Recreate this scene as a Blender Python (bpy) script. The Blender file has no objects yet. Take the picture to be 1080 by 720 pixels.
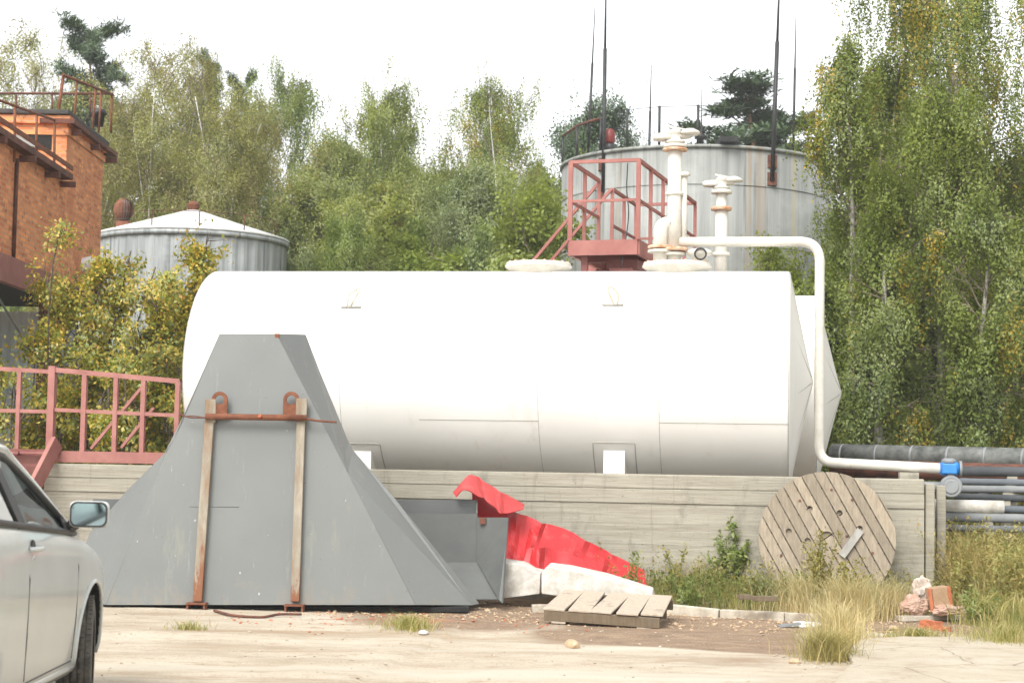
import bpy, bmesh, math, random
import numpy as np
from mathutils import Vector, Matrix, noise
from mathutils.bvhtree import BVHTree

R = math.radians
random.seed(7)
NP = np.random.default_rng(11)
scene = bpy.context.scene
COL = scene.collection

# ------------------------------------------------------------------ camera
F = 1850.0
EYE = Vector((0, 0, 1.55))
CAMR = Matrix.Rotation(R(90) + math.atan(130 / F), 3, 'X') @ Matrix.Rotation(R(1.0), 3, 'Z')
cam = bpy.data.cameras.new("camera")
cam.lens = F / 1080 * 36.0
cam.sensor_width = 36
cam.clip_end = 3000
cam.dof.use_dof = True
cam.dof.focus_distance = 19.5
cam.dof.aperture_fstop = 3.8
camo = bpy.data.objects.new("camera", cam)
COL.objects.link(camo)
camo.matrix_world = Matrix.Translation(EYE) @ CAMR.to_4x4()
scene.camera = camo

def ray(px, py):
    return CAMR @ Vector(((px - 540) / F, -(py - 360) / F, -1.0))
def at(px, py, Y):                      # the point of a line of sight at depth Y
    d = ray(px, py)
    return EYE + d * (Y / d.y)
def onz(px, py, z):
    d = ray(px, py)
    return EYE + d * ((z - EYE.z) / d.z)

# the yard's own axes: u runs along the long wall (to the right), v away behind it
A9 = R(9.0)
O9 = Vector((0, 20.6, 0))
U9 = Vector((math.cos(A9), -math.sin(A9), 0))
V9 = Vector((math.sin(A9), math.cos(A9), 0))
M9 = Matrix.Rotation(-A9, 3, 'Z')
def W(u, v, z):
    return O9 + U9 * u + V9 * v + Vector((0, 0, z))
def onv(px, py, v):                     # where a line of sight meets the plane v = const
    d = ray(px, py)
    p0 = O9 + V9 * v
    t = (p0 - EYE).dot(V9) / d.dot(V9)
    return EYE + d * t
def uz(px, py, v):
    p = onv(px, py, v)
    return (p - O9).dot(U9), p.z

# ------------------------------------------------------------------ ground height
def sstep(a, b, x):
    t = min(1, max(0, (x - a) / (b - a)))
    return t * t * (3 - 2 * t)
def gh(x, y):
    v = (Vector((x, y, 0)) - O9).dot(V9)
    u = (Vector((x, y, 0)) - O9).dot(U9)
    h = 0.10 * sstep(-0.95, -0.55, v) * sstep(0.2, 1.0, u)
    if v > 0.3: h = 0.1
    if u < 0.2: h = h * 0.4 + 0.02
    k = 0.026 * noise.noise(Vector((x * 0.30 + y * .1, y * 2.1, 2))) + 0.012 * noise.noise(Vector((x * 0.9, y * 0.9, 0))) + 0.006 * noise.noise(Vector((x * 3.1, y * 3.1, 4)))
    far = 1.0 if 8 < y < 26 and abs(x) < 9 else 0.3
    if -1.0 < v < 0.3 and u > 0: k *= 2.5
    return h + k * far

# ------------------------------------------------------------------ materials
MATS = {}
class NT:
    def __init__(s, name):
        s.m = bpy.data.materials.new(name); s.m.use_nodes = True
        s.t = s.m.node_tree; s.t.nodes.clear()
        s.out = s.n('ShaderNodeOutputMaterial')
    def n(s, typ, **kw):
        x = s.t.nodes.new(typ)
        for k, v in kw.items():
            if k in x.inputs: x.inputs[k].default_value = v
            else: setattr(x, k, v)
        return x
    def l(s, a, b): s.t.links.new(a, b)
    def coord(s, stretch=(1, 1, 1)):
        tc = s.n('ShaderNodeTexCoord'); mp = s.n('ShaderNodeMapping')
        mp.inputs['Scale'].default_value = stretch
        s.l(tc.outputs['Object'], mp.inputs['Vector']); return mp.outputs['Vector']
    def noise(s, scale, detail=6, rough=0.6, stretch=(1, 1, 1), vec=None, dist=0):
        x = s.n('ShaderNodeTexNoise'); x.inputs['Scale'].default_value = scale
        x.inputs['Detail'].default_value = detail; x.inputs['Roughness'].default_value = rough
        x.inputs['Distortion'].default_value = dist
        s.l(vec if vec else s.coord(stretch), x.inputs['Vector']); return x.outputs['Fac']
    def ramp(s, fac, stops, interp='LINEAR'):
        r = s.n('ShaderNodeValToRGB'); r.color_ramp.interpolation = interp
        e = r.color_ramp.elements
        while len(e) > 1: e.remove(e[-1])
        e[0].position = stops[0][0]; e[0].color = (*stops[0][1], 1)
        for p, c in stops[1:]:
            k = e.new(p); k.color = (*c, 1)
        s.l(fac, r.inputs['Fac']); return r.outputs['Color']
    def mask(s, fac, a, b):
        return s.ramp(fac, [(a, (0, 0, 0)), (b, (1, 1, 1))])
    def mix(s, fac, a, b, blend='MIX'):
        x = s.n('ShaderNodeMix', data_type='RGBA', blend_type=blend)
        for sock, v in ((0, fac), (6, a), (7, b)):
            if isinstance(v, (int, float)): x.inputs[sock].default_value = v
            elif isinstance(v, tuple): x.inputs[sock].default_value = (*v, 1)
            else: s.l(v, x.inputs[sock])
        return x.outputs[2]
    def bump(s, h, strength=0.3, dist=0.01):
        b = s.n('ShaderNodeBump'); b.inputs['Strength'].default_value = strength
        b.inputs['Distance'].default_value = dist
        s.l(h, b.inputs['Height']); return b.outputs['Normal']
    def pbr(s, col, rough=0.7, metal=0.0, normal=None, **kw):
        p = s.n('ShaderNodeBsdfPrincipled')
        for nm, v in (('Base Color', col), ('Roughness', rough), ('Metallic', metal)):
            if isinstance(v, (int, float)): p.inputs[nm].default_value = v
            elif isinstance(v, tuple): p.inputs[nm].default_value = (*v, 1)
            else: s.l(v, p.inputs[nm])
        if normal: s.l(normal, p.inputs['Normal'])
        for k, v in kw.items(): p.inputs[k].default_value = v
        s.l(p.outputs['BSDF'], s.out.inputs['Surface']); return p

def mk(name, c1, c2=None, rough=0.7, metal=0.0, scale=3, stretch=(1, 1, 1), bump=0.0, bscale=40, a=0.35, b=0.65, island=0.0):
    t = NT(name)
    col = c1 if c2 is None else t.ramp(t.noise(scale, 8, 0.65, stretch), [(a, c1), (b, c2)])
    if island:
        g = t.n('ShaderNodeNewGeometry')
        v = t.ramp(g.outputs['Random Per Island'], [(0, (1 - island,) * 3), (1, (1 + island * .5,) * 3)])
        col = t.mix(1.0, col, v, 'MULTIPLY')
    nr = t.bump(t.noise(bscale, 6, 0.6), bump, 0.01) if bump else None
    t.pbr(col, rough, metal, nr); MATS[name] = t.m; return t.m

mk('red_paint', (.235, .078, .062), (.32, .125, .102), .6, scale=2.5, bump=.08)
mk('faded_red_paint', (.26, .095, .078), (.36, .16, .132), .65, scale=2.5, bump=.08)
mk('red_paint_dark', (.13, .035, .03), (.21, .065, .052), .6, scale=3, bump=.1)
mk('rust', (.11, .036, .017), (.22, .08, .037), .85, scale=9, bump=.3, bscale=60)
mk('rust_dark', (.055, .022, .016), (.16, .06, .035), .85, scale=6, bump=.3)
mk('black_paint', (.012, .012, .013), (.03, .03, .03), .55, scale=6)
mk('dark_void', (.012, .011, .010), None, .9)  # near-black that stands in for shade in holes, gaps and undersides
mk('grey_pipe', (.10, .115, .13), (.15, .165, .18), .5, scale=3, bump=.05)
mk('old_cladding', (.05, .055, .05), (.17, .175, .16), .6, scale=5)
mk('pale_grey_pipe', (.17, .18, .185), (.25, .26, .26), .55, scale=3, bump=.05)
mk('dark_pipe', (.045, .05, .055), (.08, .085, .09), .5, scale=3)
mk('blue_paint', (.02, .16, .50), (.03, .22, .58), .4, scale=5)
mk('white_slab', (.40, .37, .31), (.64, .62, .575), .85, scale=7, bump=.25, bscale=25)
mk('kerb_concrete', (.40, .37, .31), (.58, .55, .48), .9, scale=6, bump=.5, bscale=40)
mk('damp_paving', (.33, .27, .185), (.44, .37, .27), .9, scale=3)  # unseen floor, its tone set for the light bounced onto the tank belly

mk('trough_paint', (.088, .092, .088), (.115, .12, .112), .6, scale=2)  # shade on the trough put into a darker copy of the grey
mk('old_kerb', (.25, .205, .15), (.50, .455, .37), .95, scale=5, bump=.6, bscale=25)
mk('seam_grey', (.26, .25, .22), (.36, .35, .31), .6, scale=4)
mk('lamp_red', (.16, .02, .014), None, .5)
mk('faded_ochre', (.36, .31, .20), (.52, .48, .38), .7, scale=9)
mk('cloth_white', (.6, .58, .54), (.75, .74, .72), .8, scale=8)
mk('orange_brick', (.34, .095, .04), (.47, .16, .075), .85, scale=14, bump=.4)
mk('pink_foam', (.36, .21, .15), (.46, .33, .26), .8, scale=7, bump=.3)
mk('cardboard', (.30, .19, .11), (.40, .27, .17), .8, scale=5, bump=.2)
mk('tan_stone', (.35, .24, .14), (.50, .38, .25), .9, scale=9, bump=.5)
mk('corrugated_steel', (.30, .35, .38), (.40, .45, .47), .5, .2, scale=2, stretch=(1, 1, .2))
mk('slate_roof', (.03, .028, .027), (.06, .055, .05), .8, scale=5)
mk('foam_pale', (.42, .34, .28), (.52, .45, .39), .8, scale=8, bump=.3)
mk('grey_board', (.20, .19, .17), (.36, .345, .31), .85, scale=5, stretch=(1, 1, .3), bump=.2)
mk('rubber', (.06, .055, .048), (.12, .108, .088), .85, scale=14, bump=.3, bscale=60)
mk('rim_metal', (.42, .42, .42), None, .35, .8)
mk('car_plastic', (.018, .018, .018), (.028, .027, .026), .5, scale=10)
mk('car_chrome', (.7, .7, .68), None, .15, 1.0)
mk('seat_cloth', (.55, .53, .48), None, .9)

def m_car():
    t = NT('car_paint')
    dust = t.noise(2.2, 6, .6)
    col = t.ramp(dust, [(.3, (.46, .485, .465)), (.7, (.53, .555, .53))])
    tc = t.n('ShaderNodeTexCoord'); sep = t.n('ShaderNodeSeparateXYZ')
    t.l(tc.outputs['Object'], sep.inputs[0])
    mr = t.n('ShaderNodeMapRange'); mr.inputs[1].default_value = .15; mr.inputs[2].default_value = .75
    mr.inputs[3].default_value = .75; mr.inputs[4].default_value = 0
    t.l(sep.outputs['Z'], mr.inputs[0])
    mu = t.n('ShaderNodeMath', operation='MULTIPLY'); t.l(mr.outputs[0], mu.inputs[0]); t.l(dust, mu.inputs[1])
    col = t.mix(mu.outputs[0], col, (.38, .35, .28))       # road dust on the sills
    p = t.pbr(col, .38, .1); p.inputs['Coat Weight'].default_value = .6; p.inputs['Coat Roughness'].default_value = .08
    MATS['car_paint'] = t.m
m_car()

def m_glass():
    t = NT('window_glass')
    g = t.n('ShaderNodeBsdfGlossy', Roughness=.03); tr = t.n('ShaderNodeBsdfTransparent')
    tr.inputs[0].default_value = (.80, .86, .83, 1)
    fr = t.n('ShaderNodeFresnel', IOR=1.9); mx = t.n('ShaderNodeMixShader')
    t.l(fr.outputs[0], mx.inputs[0]); t.l(tr.outputs[0], mx.inputs[1]); t.l(g.outputs[0], mx.inputs[2])
    t.l(mx.outputs[0], t.out.inputs['Surface']); MATS['window_glass'] = t.m
    t = NT('mirror_glass'); t.pbr((.42, .52, .52), .06, 1.0); MATS['mirror_glass'] = t.m
m_glass()

def m_tank():
    t = NT('white_tank_paint')
    n1 = t.noise(1.1, 6, .6); n2 = t.noise(1.6, 8, .7, (2.5, 2.5, .25))
    c = t.ramp(n1, [(.3, (.72, .705, .66)), (.7, (.78, .765, .725))])
    c = t.mix(t.mask(n2, .56, .78), c, (.64, .61, .54))
    t.pbr(c, .42, 0, t.bump(t.noise(1.3, 3, .5), .12, .02)); MATS['white_tank_paint'] = t.m
    t = NT('white_pipe_paint')
    c = t.ramp(t.noise(4, 8, .7), [(.3, (.50, .47, .40)), (.6, (.64, .615, .55))])
    c = t.mix(t.mask(t.noise(7, 8, .75), .62, .72), c, (.40, .22, .10))
    t.pbr(c, .5, 0, t.bump(t.noise(30), .08)); MATS['white_pipe_paint'] = t.m
    t = NT('rusty_flange_paint')
    c = t.ramp(t.noise(12, 8, .7), [(.35, (.40, .15, .04)), (.65, (.62, .50, .38))])
    t.pbr(c, .7); MATS['rusty_flange_paint'] = t.m
m_tank()

def m_silver(name, base, base2, streaks):
    t = NT(name)
    st = t.noise(2.2, 8, .75, (1.6, 1.6, .05))
    c = t.ramp(st, [(.30, base), (.60, base2)])
    c = t.mix(t.mask(t.noise(3.4, 6, .7, (2, 2, .04)), .54, .66), c, tuple(k * .62 for k in base))
    c = t.mix(t.mask(t.noise(.7, 6, .6), .5, .75), c, tuple(min(.6, k * 1.25) for k in base2))
    c = t.mix(t.mask(t.noise(6, 8, .8), .62, .78), c, (.20, .19, .16))
    if streaks:                              # rusty runs below the brackets, at their places round the shell
        tc = t.n('ShaderNodeTexCoord'); sp = t.n('ShaderNodeSeparateXYZ'); t.l(tc.outputs['Object'], sp.inputs[0])
        wob = t.n('ShaderNodeMath', operation='MULTIPLY_ADD'); wob.inputs[1].default_value = .16
        t.l(t.noise(2.0, 4, .6, (1, 1, .5)), wob.inputs[0]); t.l(sp.outputs['X'], wob.inputs[2])
        for x0, w, colr, am in streaks:
            d = t.n('ShaderNodeMath', operation='SUBTRACT'); t.l(wob.outputs[0], d.inputs[0]); d.inputs[1].default_value = x0 + .08
            a = t.n('ShaderNodeMath', operation='ABSOLUTE'); t.l(d.outputs[0], a.inputs[0])
            m = t.n('ShaderNodeMapRange'); m.inputs[1].default_value = w; m.inputs[2].default_value = w * .3; m.inputs[3].default_value = 0; m.inputs[4].default_value = am
            t.l(a.outputs[0], m.inputs[0])
            mm = t.n('ShaderNodeMath', operation='MULTIPLY'); t.l(m.outputs[0], mm.inputs[0])
            t.l(t.ramp(t.noise(3, 8, .75, (2, 2, .12)), [(.3, (.25, .25, .25)), (.6, (1, 1, 1))]), mm.inputs[1])
            c = t.mix(mm.outputs[0], c, colr)
    t.pbr(c, .55, .15, t.bump(t.noise(2.5, 4, .5, (1, 1, .3)), .15, .03)); MATS[name] = t.m
m_silver('galvanised_tank', (.155, .162, .150), (.285, .292, .272), [(.88, .08, (.24, .16, .08), .6), (1.17, .15, (.22, .14, .07), .6), (2.02, .07, (.34, .28, .12), .6), (-2.05, .08, (.20, .17, .13), .6), (-.9, .06, (.16, .16, .15), .5), (-1.5, .05, (.15, .15, .14), .5), (.35, .05, (.16, .16, .15), .5)])
m_silver('silver_tank', (.165, .182, .182), (.38, .40, .395), None)
mk('silver_roof', (.52, .53, .51), (.70, .70, .68), .5, .1, scale=2)

def m_concrete():
    t = NT('board_concrete')
    g = t.noise(5, 9, .78, (.22, .22, 7), dist=.4); b = t.noise(1.3, 6, .6)
    c = t.ramp(g, [(.3, (.19, .17, .13)), (.42, (.265, .243, .19)), (.56, (.335, .312, .25)), (.72, (.42, .395, .32))])
    c = t.mix(t.mask(b, .52, .74), c, (.37, .345, .275))
    c = t.mix(t.mask(t.noise(2.3, 8, .7, (1, 1, .5)), .55, .75), c, (.12, .115, .095))
    c = t.mix(t.mask(t.noise(2.0, 7, .75, (2.5, 2.5, .25)), .58, .72), c, (.16, .145, .11))
    c = t.mix(t.mask(t.noise(45, 3, .6), .66, .74), c, (.08, .075, .06))
    t.pbr(c, .92, 0, t.bump(t.noise(9, 8, .7, (.5, .5, 7)), .6, .012)); MATS['board_concrete'] = t.m
m_concrete()

def m_plate():
    t = NT('grey_steel_paint')
    c = t.ramp(t.noise(.8, 5, .6), [(.3, (.130, .137, .131)), (.7, (.160, .167, .158))])
    c = t.mix(t.mask(t.noise(1.7, 6, .7, (2.5, 2.5, .35)), .60, .80), c, (.21, .215, .165))
    c = t.mix(t.mask(t.noise(26, 2, .5), .735, .75), c, (.14, .10, .07))
    c = t.mix(t.mask(t.noise(17, 2, .5, (1, 1.1, .8)), .76, .77), c, (.34, .34, .33))
    c = t.mix(t.mask(t.noise(3.5, 7, .75, (3, 3, .12)), .60, .74), c, (.215, .222, .21))
    tc = t.n('ShaderNodeTexCoord'); sp = t.n('ShaderNodeSeparateXYZ'); t.l(tc.outputs['Object'], sp.inputs[0])
    mr = t.n('ShaderNodeMapRange'); mr.inputs[1].default_value = .75; mr.inputs[2].default_value = .02; mr.inputs[3].default_value = -.2; mr.inputs[4].default_value = .06
    t.l(sp.outputs['Z'], mr.inputs[0]); ad = t.n('ShaderNodeMath', operation='ADD'); t.l(mr.outputs[0], ad.inputs[0]); t.l(t.noise(4, 8, .75, (1, 1, .6)), ad.inputs[1])
    c = t.mix(t.mask(ad.outputs[0], .52, .70), c, (.19, .17, .135))      # mud splashed up from the yard
    t.pbr(c, .55, 0, t.bump(t.noise(.9, 3, .5), .15, .02)); MATS['grey_steel_paint'] = t.m
    t = NT('dark_grey_steel')
    c = t.ramp(t.noise(1.8, 6, .6), [(.3, (.085, .09, .088)), (.7, (.12, .125, .12))])
    t.pbr(c, .6); MATS['dark_grey_steel'] = t.m
    t = NT('worn_channel')
    c = t.ramp(t.noise(3, 8, .7, (2, 2, .5)), [(.35, (.33, .29, .225)), (.5, (.24, .205, .155)), (.68, (.21, .12, .06))])
    tc = t.n('ShaderNodeTexCoord'); sp = t.n('ShaderNodeSeparateXYZ'); t.l(tc.outputs['Object'], sp.inputs[0])
    mr = t.n('ShaderNodeMapRange'); mr.inputs[1].default_value = .9; mr.inputs[2].default_value = .1
    mr.inputs[3].default_value = -.16; mr.inputs[4].default_value = .15; t.l(sp.outputs['Z'], mr.inputs[0])
    ad = t.n('ShaderNodeMath', operation='ADD'); t.l(t.noise(5, 8, .7, (2, 2, .5)), ad.inputs[0]); t.l(mr.outputs[0], ad.inputs[1])
    c = t.mix(t.mask(ad.outputs[0], .52, .60), c, (.19, .075, .033))
    t.pbr(c, .8, 0, t.bump(t.noise(40), .2)); MATS['worn_channel'] = t.m
m_plate()

def m_brick():
    t = NT('brick_wall')
    tc = t.n('ShaderNodeTexCoord'); sp = t.n('ShaderNodeSeparateXYZ'); t.l(tc.outputs['Object'], sp.inputs[0])
    ad = t.n('ShaderNodeMath', operation='ADD'); t.l(sp.outputs['X'], ad.inputs[0]); t.l(sp.outputs['Y'], ad.inputs[1])
    cb = t.n('ShaderNodeCombineXYZ'); t.l(ad.outputs[0], cb.inputs['X']); t.l(sp.outputs['Z'], cb.inputs['Y'])
    br = t.n('ShaderNodeTexBrick'); br.inputs['Scale'].default_value = 1
    br.inputs['Brick Width'].default_value = .26; br.inputs['Row Height'].default_value = .077
    br.inputs['Mortar Size'].default_value = .012; br.inputs['Bias'].default_value = -.1
    br.inputs['Color1'].default_value = (.76, .31, .11, 1); br.inputs['Color2'].default_value = (.44, .13, .045, 1)
    br.inputs['Mortar'].default_value = (.50, .27, .16, 1)
    t.l(cb.outputs[0], br.inputs['Vector'])
    c = t.mix(t.mask(t.noise(1.4, 7, .7), .5, .75), br.outputs['Color'], (.44, .135, .05))
    c = t.mix(t.mask(t.noise(9, 5, .75), .57, .66), c, (.17, .075, .04))
    c = t.mix(t.mask(t.noise(3.1, 5, .7, (1, 1, 1.4)), .60, .75), c, (.60, .22, .08))
    t.pbr(c, .9, 0, t.bump(br.outputs['Fac'], -.5, .01)); MATS['brick_wall'] = t.m
m_brick()

def m_redsheet():
    t = NT('red_sheet')
    c = t.ramp(t.noise(2.4, 6, .65), [(.3, (.38, .011, .014)), (.7, (.50, .028, .032))])
    c = t.mix(t.mask(t.noise(4.5, 7, .7), .55, .75), c, (.45, .085, .08))
    t.pbr(c, .42, 0, t.bump(t.noise(5, 5, .6), .25, .02)); MATS['red_sheet'] = t.m
m_redsheet()

def m_wood(name, c1, c2, c3):
    t = NT(name)
    g = t.n('ShaderNodeNewGeometry')
    gr = t.noise(6, 8, .7, (6, 6, .6))
    c = t.ramp(gr, [(.25, c1), (.55, c2), (.8, c3)])
    v = t.ramp(g.outputs['Random Per Island'], [(0, (.78, .76, .72)), (.5, (1, .97, .93)), (1, (1.15, 1.12, 1.06))])
    c = t.mix(1.0, c, v, 'MULTIPLY')
    c = t.mix(t.mask(t.noise(3, 7, .7), .6, .75), c, (.13, .105, .08))
    t.pbr(c, .88, 0, t.bump(t.noise(8, 8, .7, (6, 6, .6)), .4, .006)); MATS[name] = t.m
m_wood('reel_wood', (.17, .14, .105), (.275, .235, .18), (.36, .315, .25))
m_wood('pallet_dark_wood', (.11, .08, .05), (.17, .13, .085), (.23, .18, .125))
m_wood('pallet_wood', (.33, .27, .21), (.47, .405, .33), (.56, .50, .42))

def m_bark(name, light, dark, a, b, sc=3):
    t = NT(name)
    c = t.ramp(t.noise(sc, 6, .7, (1.5, 1.5, 5)), [(a, light), (b, dark)])
    t.pbr(c, .9); MATS[name] = t.m
m_bark('birch_bark', (.62, .60, .55), (.10, .09, .08), .55, .68)
m_bark('grey_bark', (.16, .13, .10), (.07, .055, .045), .4, .7)
m_bark('pine_bark', (.26, .13, .07), (.10, .06, .045), .4, .7)
m_bark('dull_birch_bark', (.30, .28, .24), (.08, .07, .06), .5, .66)
m_bark('twig_bark', (.16, .13, .09), (.09, .07, .05), .4, .7)
m_bark('shrub_bark', (.10, .075, .05), (.05, .04, .03), .4, .7)

def m_leaf(name, stops, ystops=None, thresh=(.58, .70), yscale=.55, trans=.45, ystretch=(1, 1, .45), spec=True):
    """leaf colour per leaf, and patches of turned leaves by position in the crown"""
    t = NT(name)
    g = t.n('ShaderNodeNewGeometry'); rnd = g.outputs['Random Per Island']
    c = t.ramp(rnd, stops)
    big = t.noise(.5, 3, .5)
    c = t.mix(1.0, c, t.ramp(big, [(.3, (.78, .82, .80)), (.7, (1.22, 1.16, 1.05))]), 'MULTIPLY')
    if ystops:
        yc = t.ramp(rnd, ystops)
        msk = t.noise(yscale, 3, .6, ystretch)
        ad = t.n('ShaderNodeMath', operation='MULTIPLY_ADD'); ad.inputs[1].default_value = .22
        t.l(rnd, ad.inputs[0]); t.l(msk, ad.inputs[2])
        c = t.mix(t.mask(ad.outputs[0], thresh[0] + .11, thresh[1] + .11), c, yc)
    d = t.n('ShaderNodeBsdfDiffuse'); tr = t.n('ShaderNodeBsdfTranslucent'); mx = t.n('ShaderNodeMixShader')
    mx.inputs[0].default_value = trans
    t.l(c, d.inputs[0]); t.l(t.mix(1.0, c, (1.15, 1.2, .7), 'MULTIPLY'), tr.inputs[0])
    t.l(d.outputs[0], mx.inputs[1]); t.l(tr.outputs[0], mx.inputs[2])
    last = mx.outputs[0]
    if spec:
        gl = t.n('ShaderNodeBsdfGlossy', Roughness=.42); gl.inputs[0].default_value = (.9, .95, .9, 1)
        m2 = t.n('ShaderNodeMixShader'); m2.inputs[0].default_value = .03
        t.l(last, m2.inputs[1]); t.l(gl.outputs[0], m2.inputs[2]); last = m2.outputs[0]
    t.l(last, t.out.inputs['Surface']); MATS[name] = t.m
YEL = [(0, (.46, .33, .04)), (.6, (.56, .42, .06)), (1, (.48, .30, .04))]
m_leaf('birch_leaf', [(0, (0.201, 0.253, 0.060)), (0.5, (0.247, 0.297, 0.070)), (1, (0.313, 0.352, 0.094))], YEL, (.60, .68))
m_leaf('near_birch_leaf', [(0, (0.161, 0.206, 0.048)), (0.5, (0.201, 0.251, 0.059)), (1, (0.274, 0.314, 0.084))], YEL, (.605, .69), yscale=.8, ystretch=(1.3, 1.3, .3))
m_leaf('pale_birch_leaf', [(0, (0.270, 0.279, 0.091)), (0.5, (0.327, 0.331, 0.112)), (1, (0.392, 0.387, 0.146))], [(0, (.27, .20, .09)), (1, (.34, .26, .13))], (.52, .66))
m_leaf('green_leaf', [(0, (0.175, 0.231, 0.062)), (0.5, (0.210, 0.273, 0.072)), (1, (0.268, 0.323, 0.091))])
m_leaf('mixed_leaf', [(0, (0.213, 0.251, 0.065)), (0.5, (0.256, 0.289, 0.076)), (1, (0.314, 0.335, 0.096))], [(0, (.28, .21, .06)), (1, (.34, .27, .08))], (.62, .72))
m_leaf('bright_leaf', [(0, (0.212, 0.265, 0.058)), (0.5, (0.254, 0.309, 0.067)), (1, (0.320, 0.367, 0.092))])
m_leaf('grey_leaf', [(0, (0.191, 0.237, 0.103)), (0.5, (0.230, 0.273, 0.122)), (1, (0.278, 0.319, 0.147))])
m_leaf('pine_needle', [(0, (0.053, 0.092, 0.046)), (0.5, (0.075, 0.122, 0.058)), (1, (0.112, 0.160, 0.076))], trans=.15)
m_leaf('shrub_leaf', [(0, (0.197, 0.243, 0.051)), (0.4, (0.294, 0.330, 0.070)), (0.52, (0.421, 0.381, 0.075)), (0.72, (0.587, 0.468, 0.087)), (0.92, (0.700, 0.526, 0.114)), (1, (0.503, 0.248, 0.063))], YEL, (.60, .70), yscale=1.2)
m_leaf('weed_leaf', [(0, (.17, .23, .065)), (.5, (.25, .31, .10)), (1, (.36, .38, .16))])
m_leaf('yellow_weed_leaf', [(0, (.28, .25, .07)), (.5, (.36, .31, .09)), (1, (.42, .36, .15))])
m_leaf('dry_grass', [(0, (.44, .35, .19)), (.4, (.56, .47, .28)), (.8, (.66, .57, .37)), (1, (.40, .38, .17))], trans=.3, spec=False)
m_leaf('green_grass', [(0, (.20, .23, .07)), (.4, (.33, .33, .12)), (.7, (.48, .41, .20)), (1, (.56, .47, .28))], trans=.3, spec=False)
m_leaf('olive_grass', [(0, (.22, .20, .08)), (.5, (.36, .31, .13)), (1, (.50, .42, .22))], trans=.3, spec=False)
m_leaf('meadow_weeds', [(0, (.27, .25, .09)), (.4, (.40, .33, .14)), (.75, (.52, .42, .21)), (1, (.42, .26, .13))], [(0, (.24, .28, .09)), (1, (.34, .35, .13))], (.5, .6), trans=.3, spec=False)

def m_ground():
    t = NT('yard_ground')
    at_ = t.n('ShaderNodeVertexColor', layer_name='soil')
    sp = t.n('ShaderNodeSeparateColor'); t.l(at_.outputs[0], sp.inputs[0])
    n1 = t.noise(1.6, 9, .68, (.45, 1, 1)); n2 = t.noise(5.5, 9, .7, (.6, 1, 1)); n3 = t.noise(40, 5, .65)
    cream = t.ramp(n1, [(.28, (.27, .21, .14)), (.42, (.37, .31, .225)), (.58, (.45, .39, .30)), (.8, (.51, .455, .365))])
    cream = t.mix(t.mask(n2, .54, .72), cream, (.29, .215, .14))
    cream = t.mix(t.mask(t.noise(.9, 6, .7, (.35, 2.2, 1)), .54, .66), cream, (.31, .225, .145))
    cream = t.mix(t.mask(n3, .56, .68), cream, (.25, .185, .12))
    cream = t.mix(t.mask(t.noise(2.6, 9, .75, (.8, 1.6, 1)), .56, .66), cream, (.31, .235, .155))
    cream = t.mix(t.mask(t.noise(.55, 5, .6, (.3, 1.3, 1)), .52, .62), cream, (.47, .42, .335))
    # small pieces of scattered brick and grit
    vo = t.n('ShaderNodeTexVoronoi'); vo.inputs['Scale'].default_value = 17; t.l(t.coord(), vo.inputs['Vector'])
    soil = t.ramp(n2, [(.3, (.14, .09, .055)), (.55, (.235, .16, .10)), (.75, (.34, .25, .16))])
    soil = t.mix(t.mask(n3, .55, .7), soil, (.40, .31, .21))
    soil = t.mix(t.mask(n1, .62, .75), soil, (.20, .07, .035))
    def thr(ch, lo, hi):
        a = t.n('ShaderNodeMath', operation='MULTIPLY_ADD'); a.inputs[1].default_value = .55
        s_ = t.n('ShaderNodeMath', operation='SUBTRACT'); t.l(n2, s_.inputs[0]); s_.inputs[1].default_value = .5
        t.l(s_.outputs[0], a.inputs[0]); t.l(ch, a.inputs[2])
        return t.mask(a.outputs[0], lo, hi)
    c = t.mix(thr(sp.outputs[0], .34, .58), cream, soil)
    c = t.mix(thr(sp.outputs[1], .40, .65), c, t.ramp(n3, [(.3, (.15, .12, .06)), (.7, (.27, .22, .12))]))
    c = t.mix(thr(sp.outputs[2], .40, .60), c, t.ramp(n2, [(.3, (.19, .06, .03)), (.7, (.36, .20, .12))]))
    h = t.mix(.5, n2, n3)
    t.pbr(c, .95, 0, t.bump(h, .55, .02)); MATS['yard_ground'] = t.m
m_ground()
def m_pad():
    t = NT('pad_concrete')
    n = t.noise(2.2, 10, .72, (.7, 1, 1)); f = t.noise(38, 5, .7)
    c = t.ramp(n, [(.3, (.30, .235, .16)), (.45, (.40, .345, .26)), (.65, (.46, .41, .325))])
    c = t.mix(t.mask(t.noise(5, 8, .75), .56, .72), c, (.27, .20, .13))
    c = t.mix(t.mask(f, .58, .70), c, (.24, .19, .13))
    cr = t.n('ShaderNodeTexVoronoi', feature='DISTANCE_TO_EDGE'); cr.inputs['Scale'].default_value = .8
    mx = t.n('ShaderNodeMix', data_type='VECTOR'); mx.inputs[0].default_value = .12
    t.l(t.coord(), mx.inputs[4]); tn = t.n('ShaderNodeTexNoise'); tn.inputs['Scale'].default_value = 3; t.l(t.coord(), tn.inputs['Vector']); t.l(tn.outputs['Color'], mx.inputs[5])
    t.l(mx.outputs[1], cr.inputs['Vector'])
    c = t.mix(t.mask(cr.outputs['Distance'], .006, .0), c, (.16, .12, .08))
    t.pbr(c, .95, 0, t.bump(f, .5, .01)); MATS['pad_concrete'] = t.m
m_pad()

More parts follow.
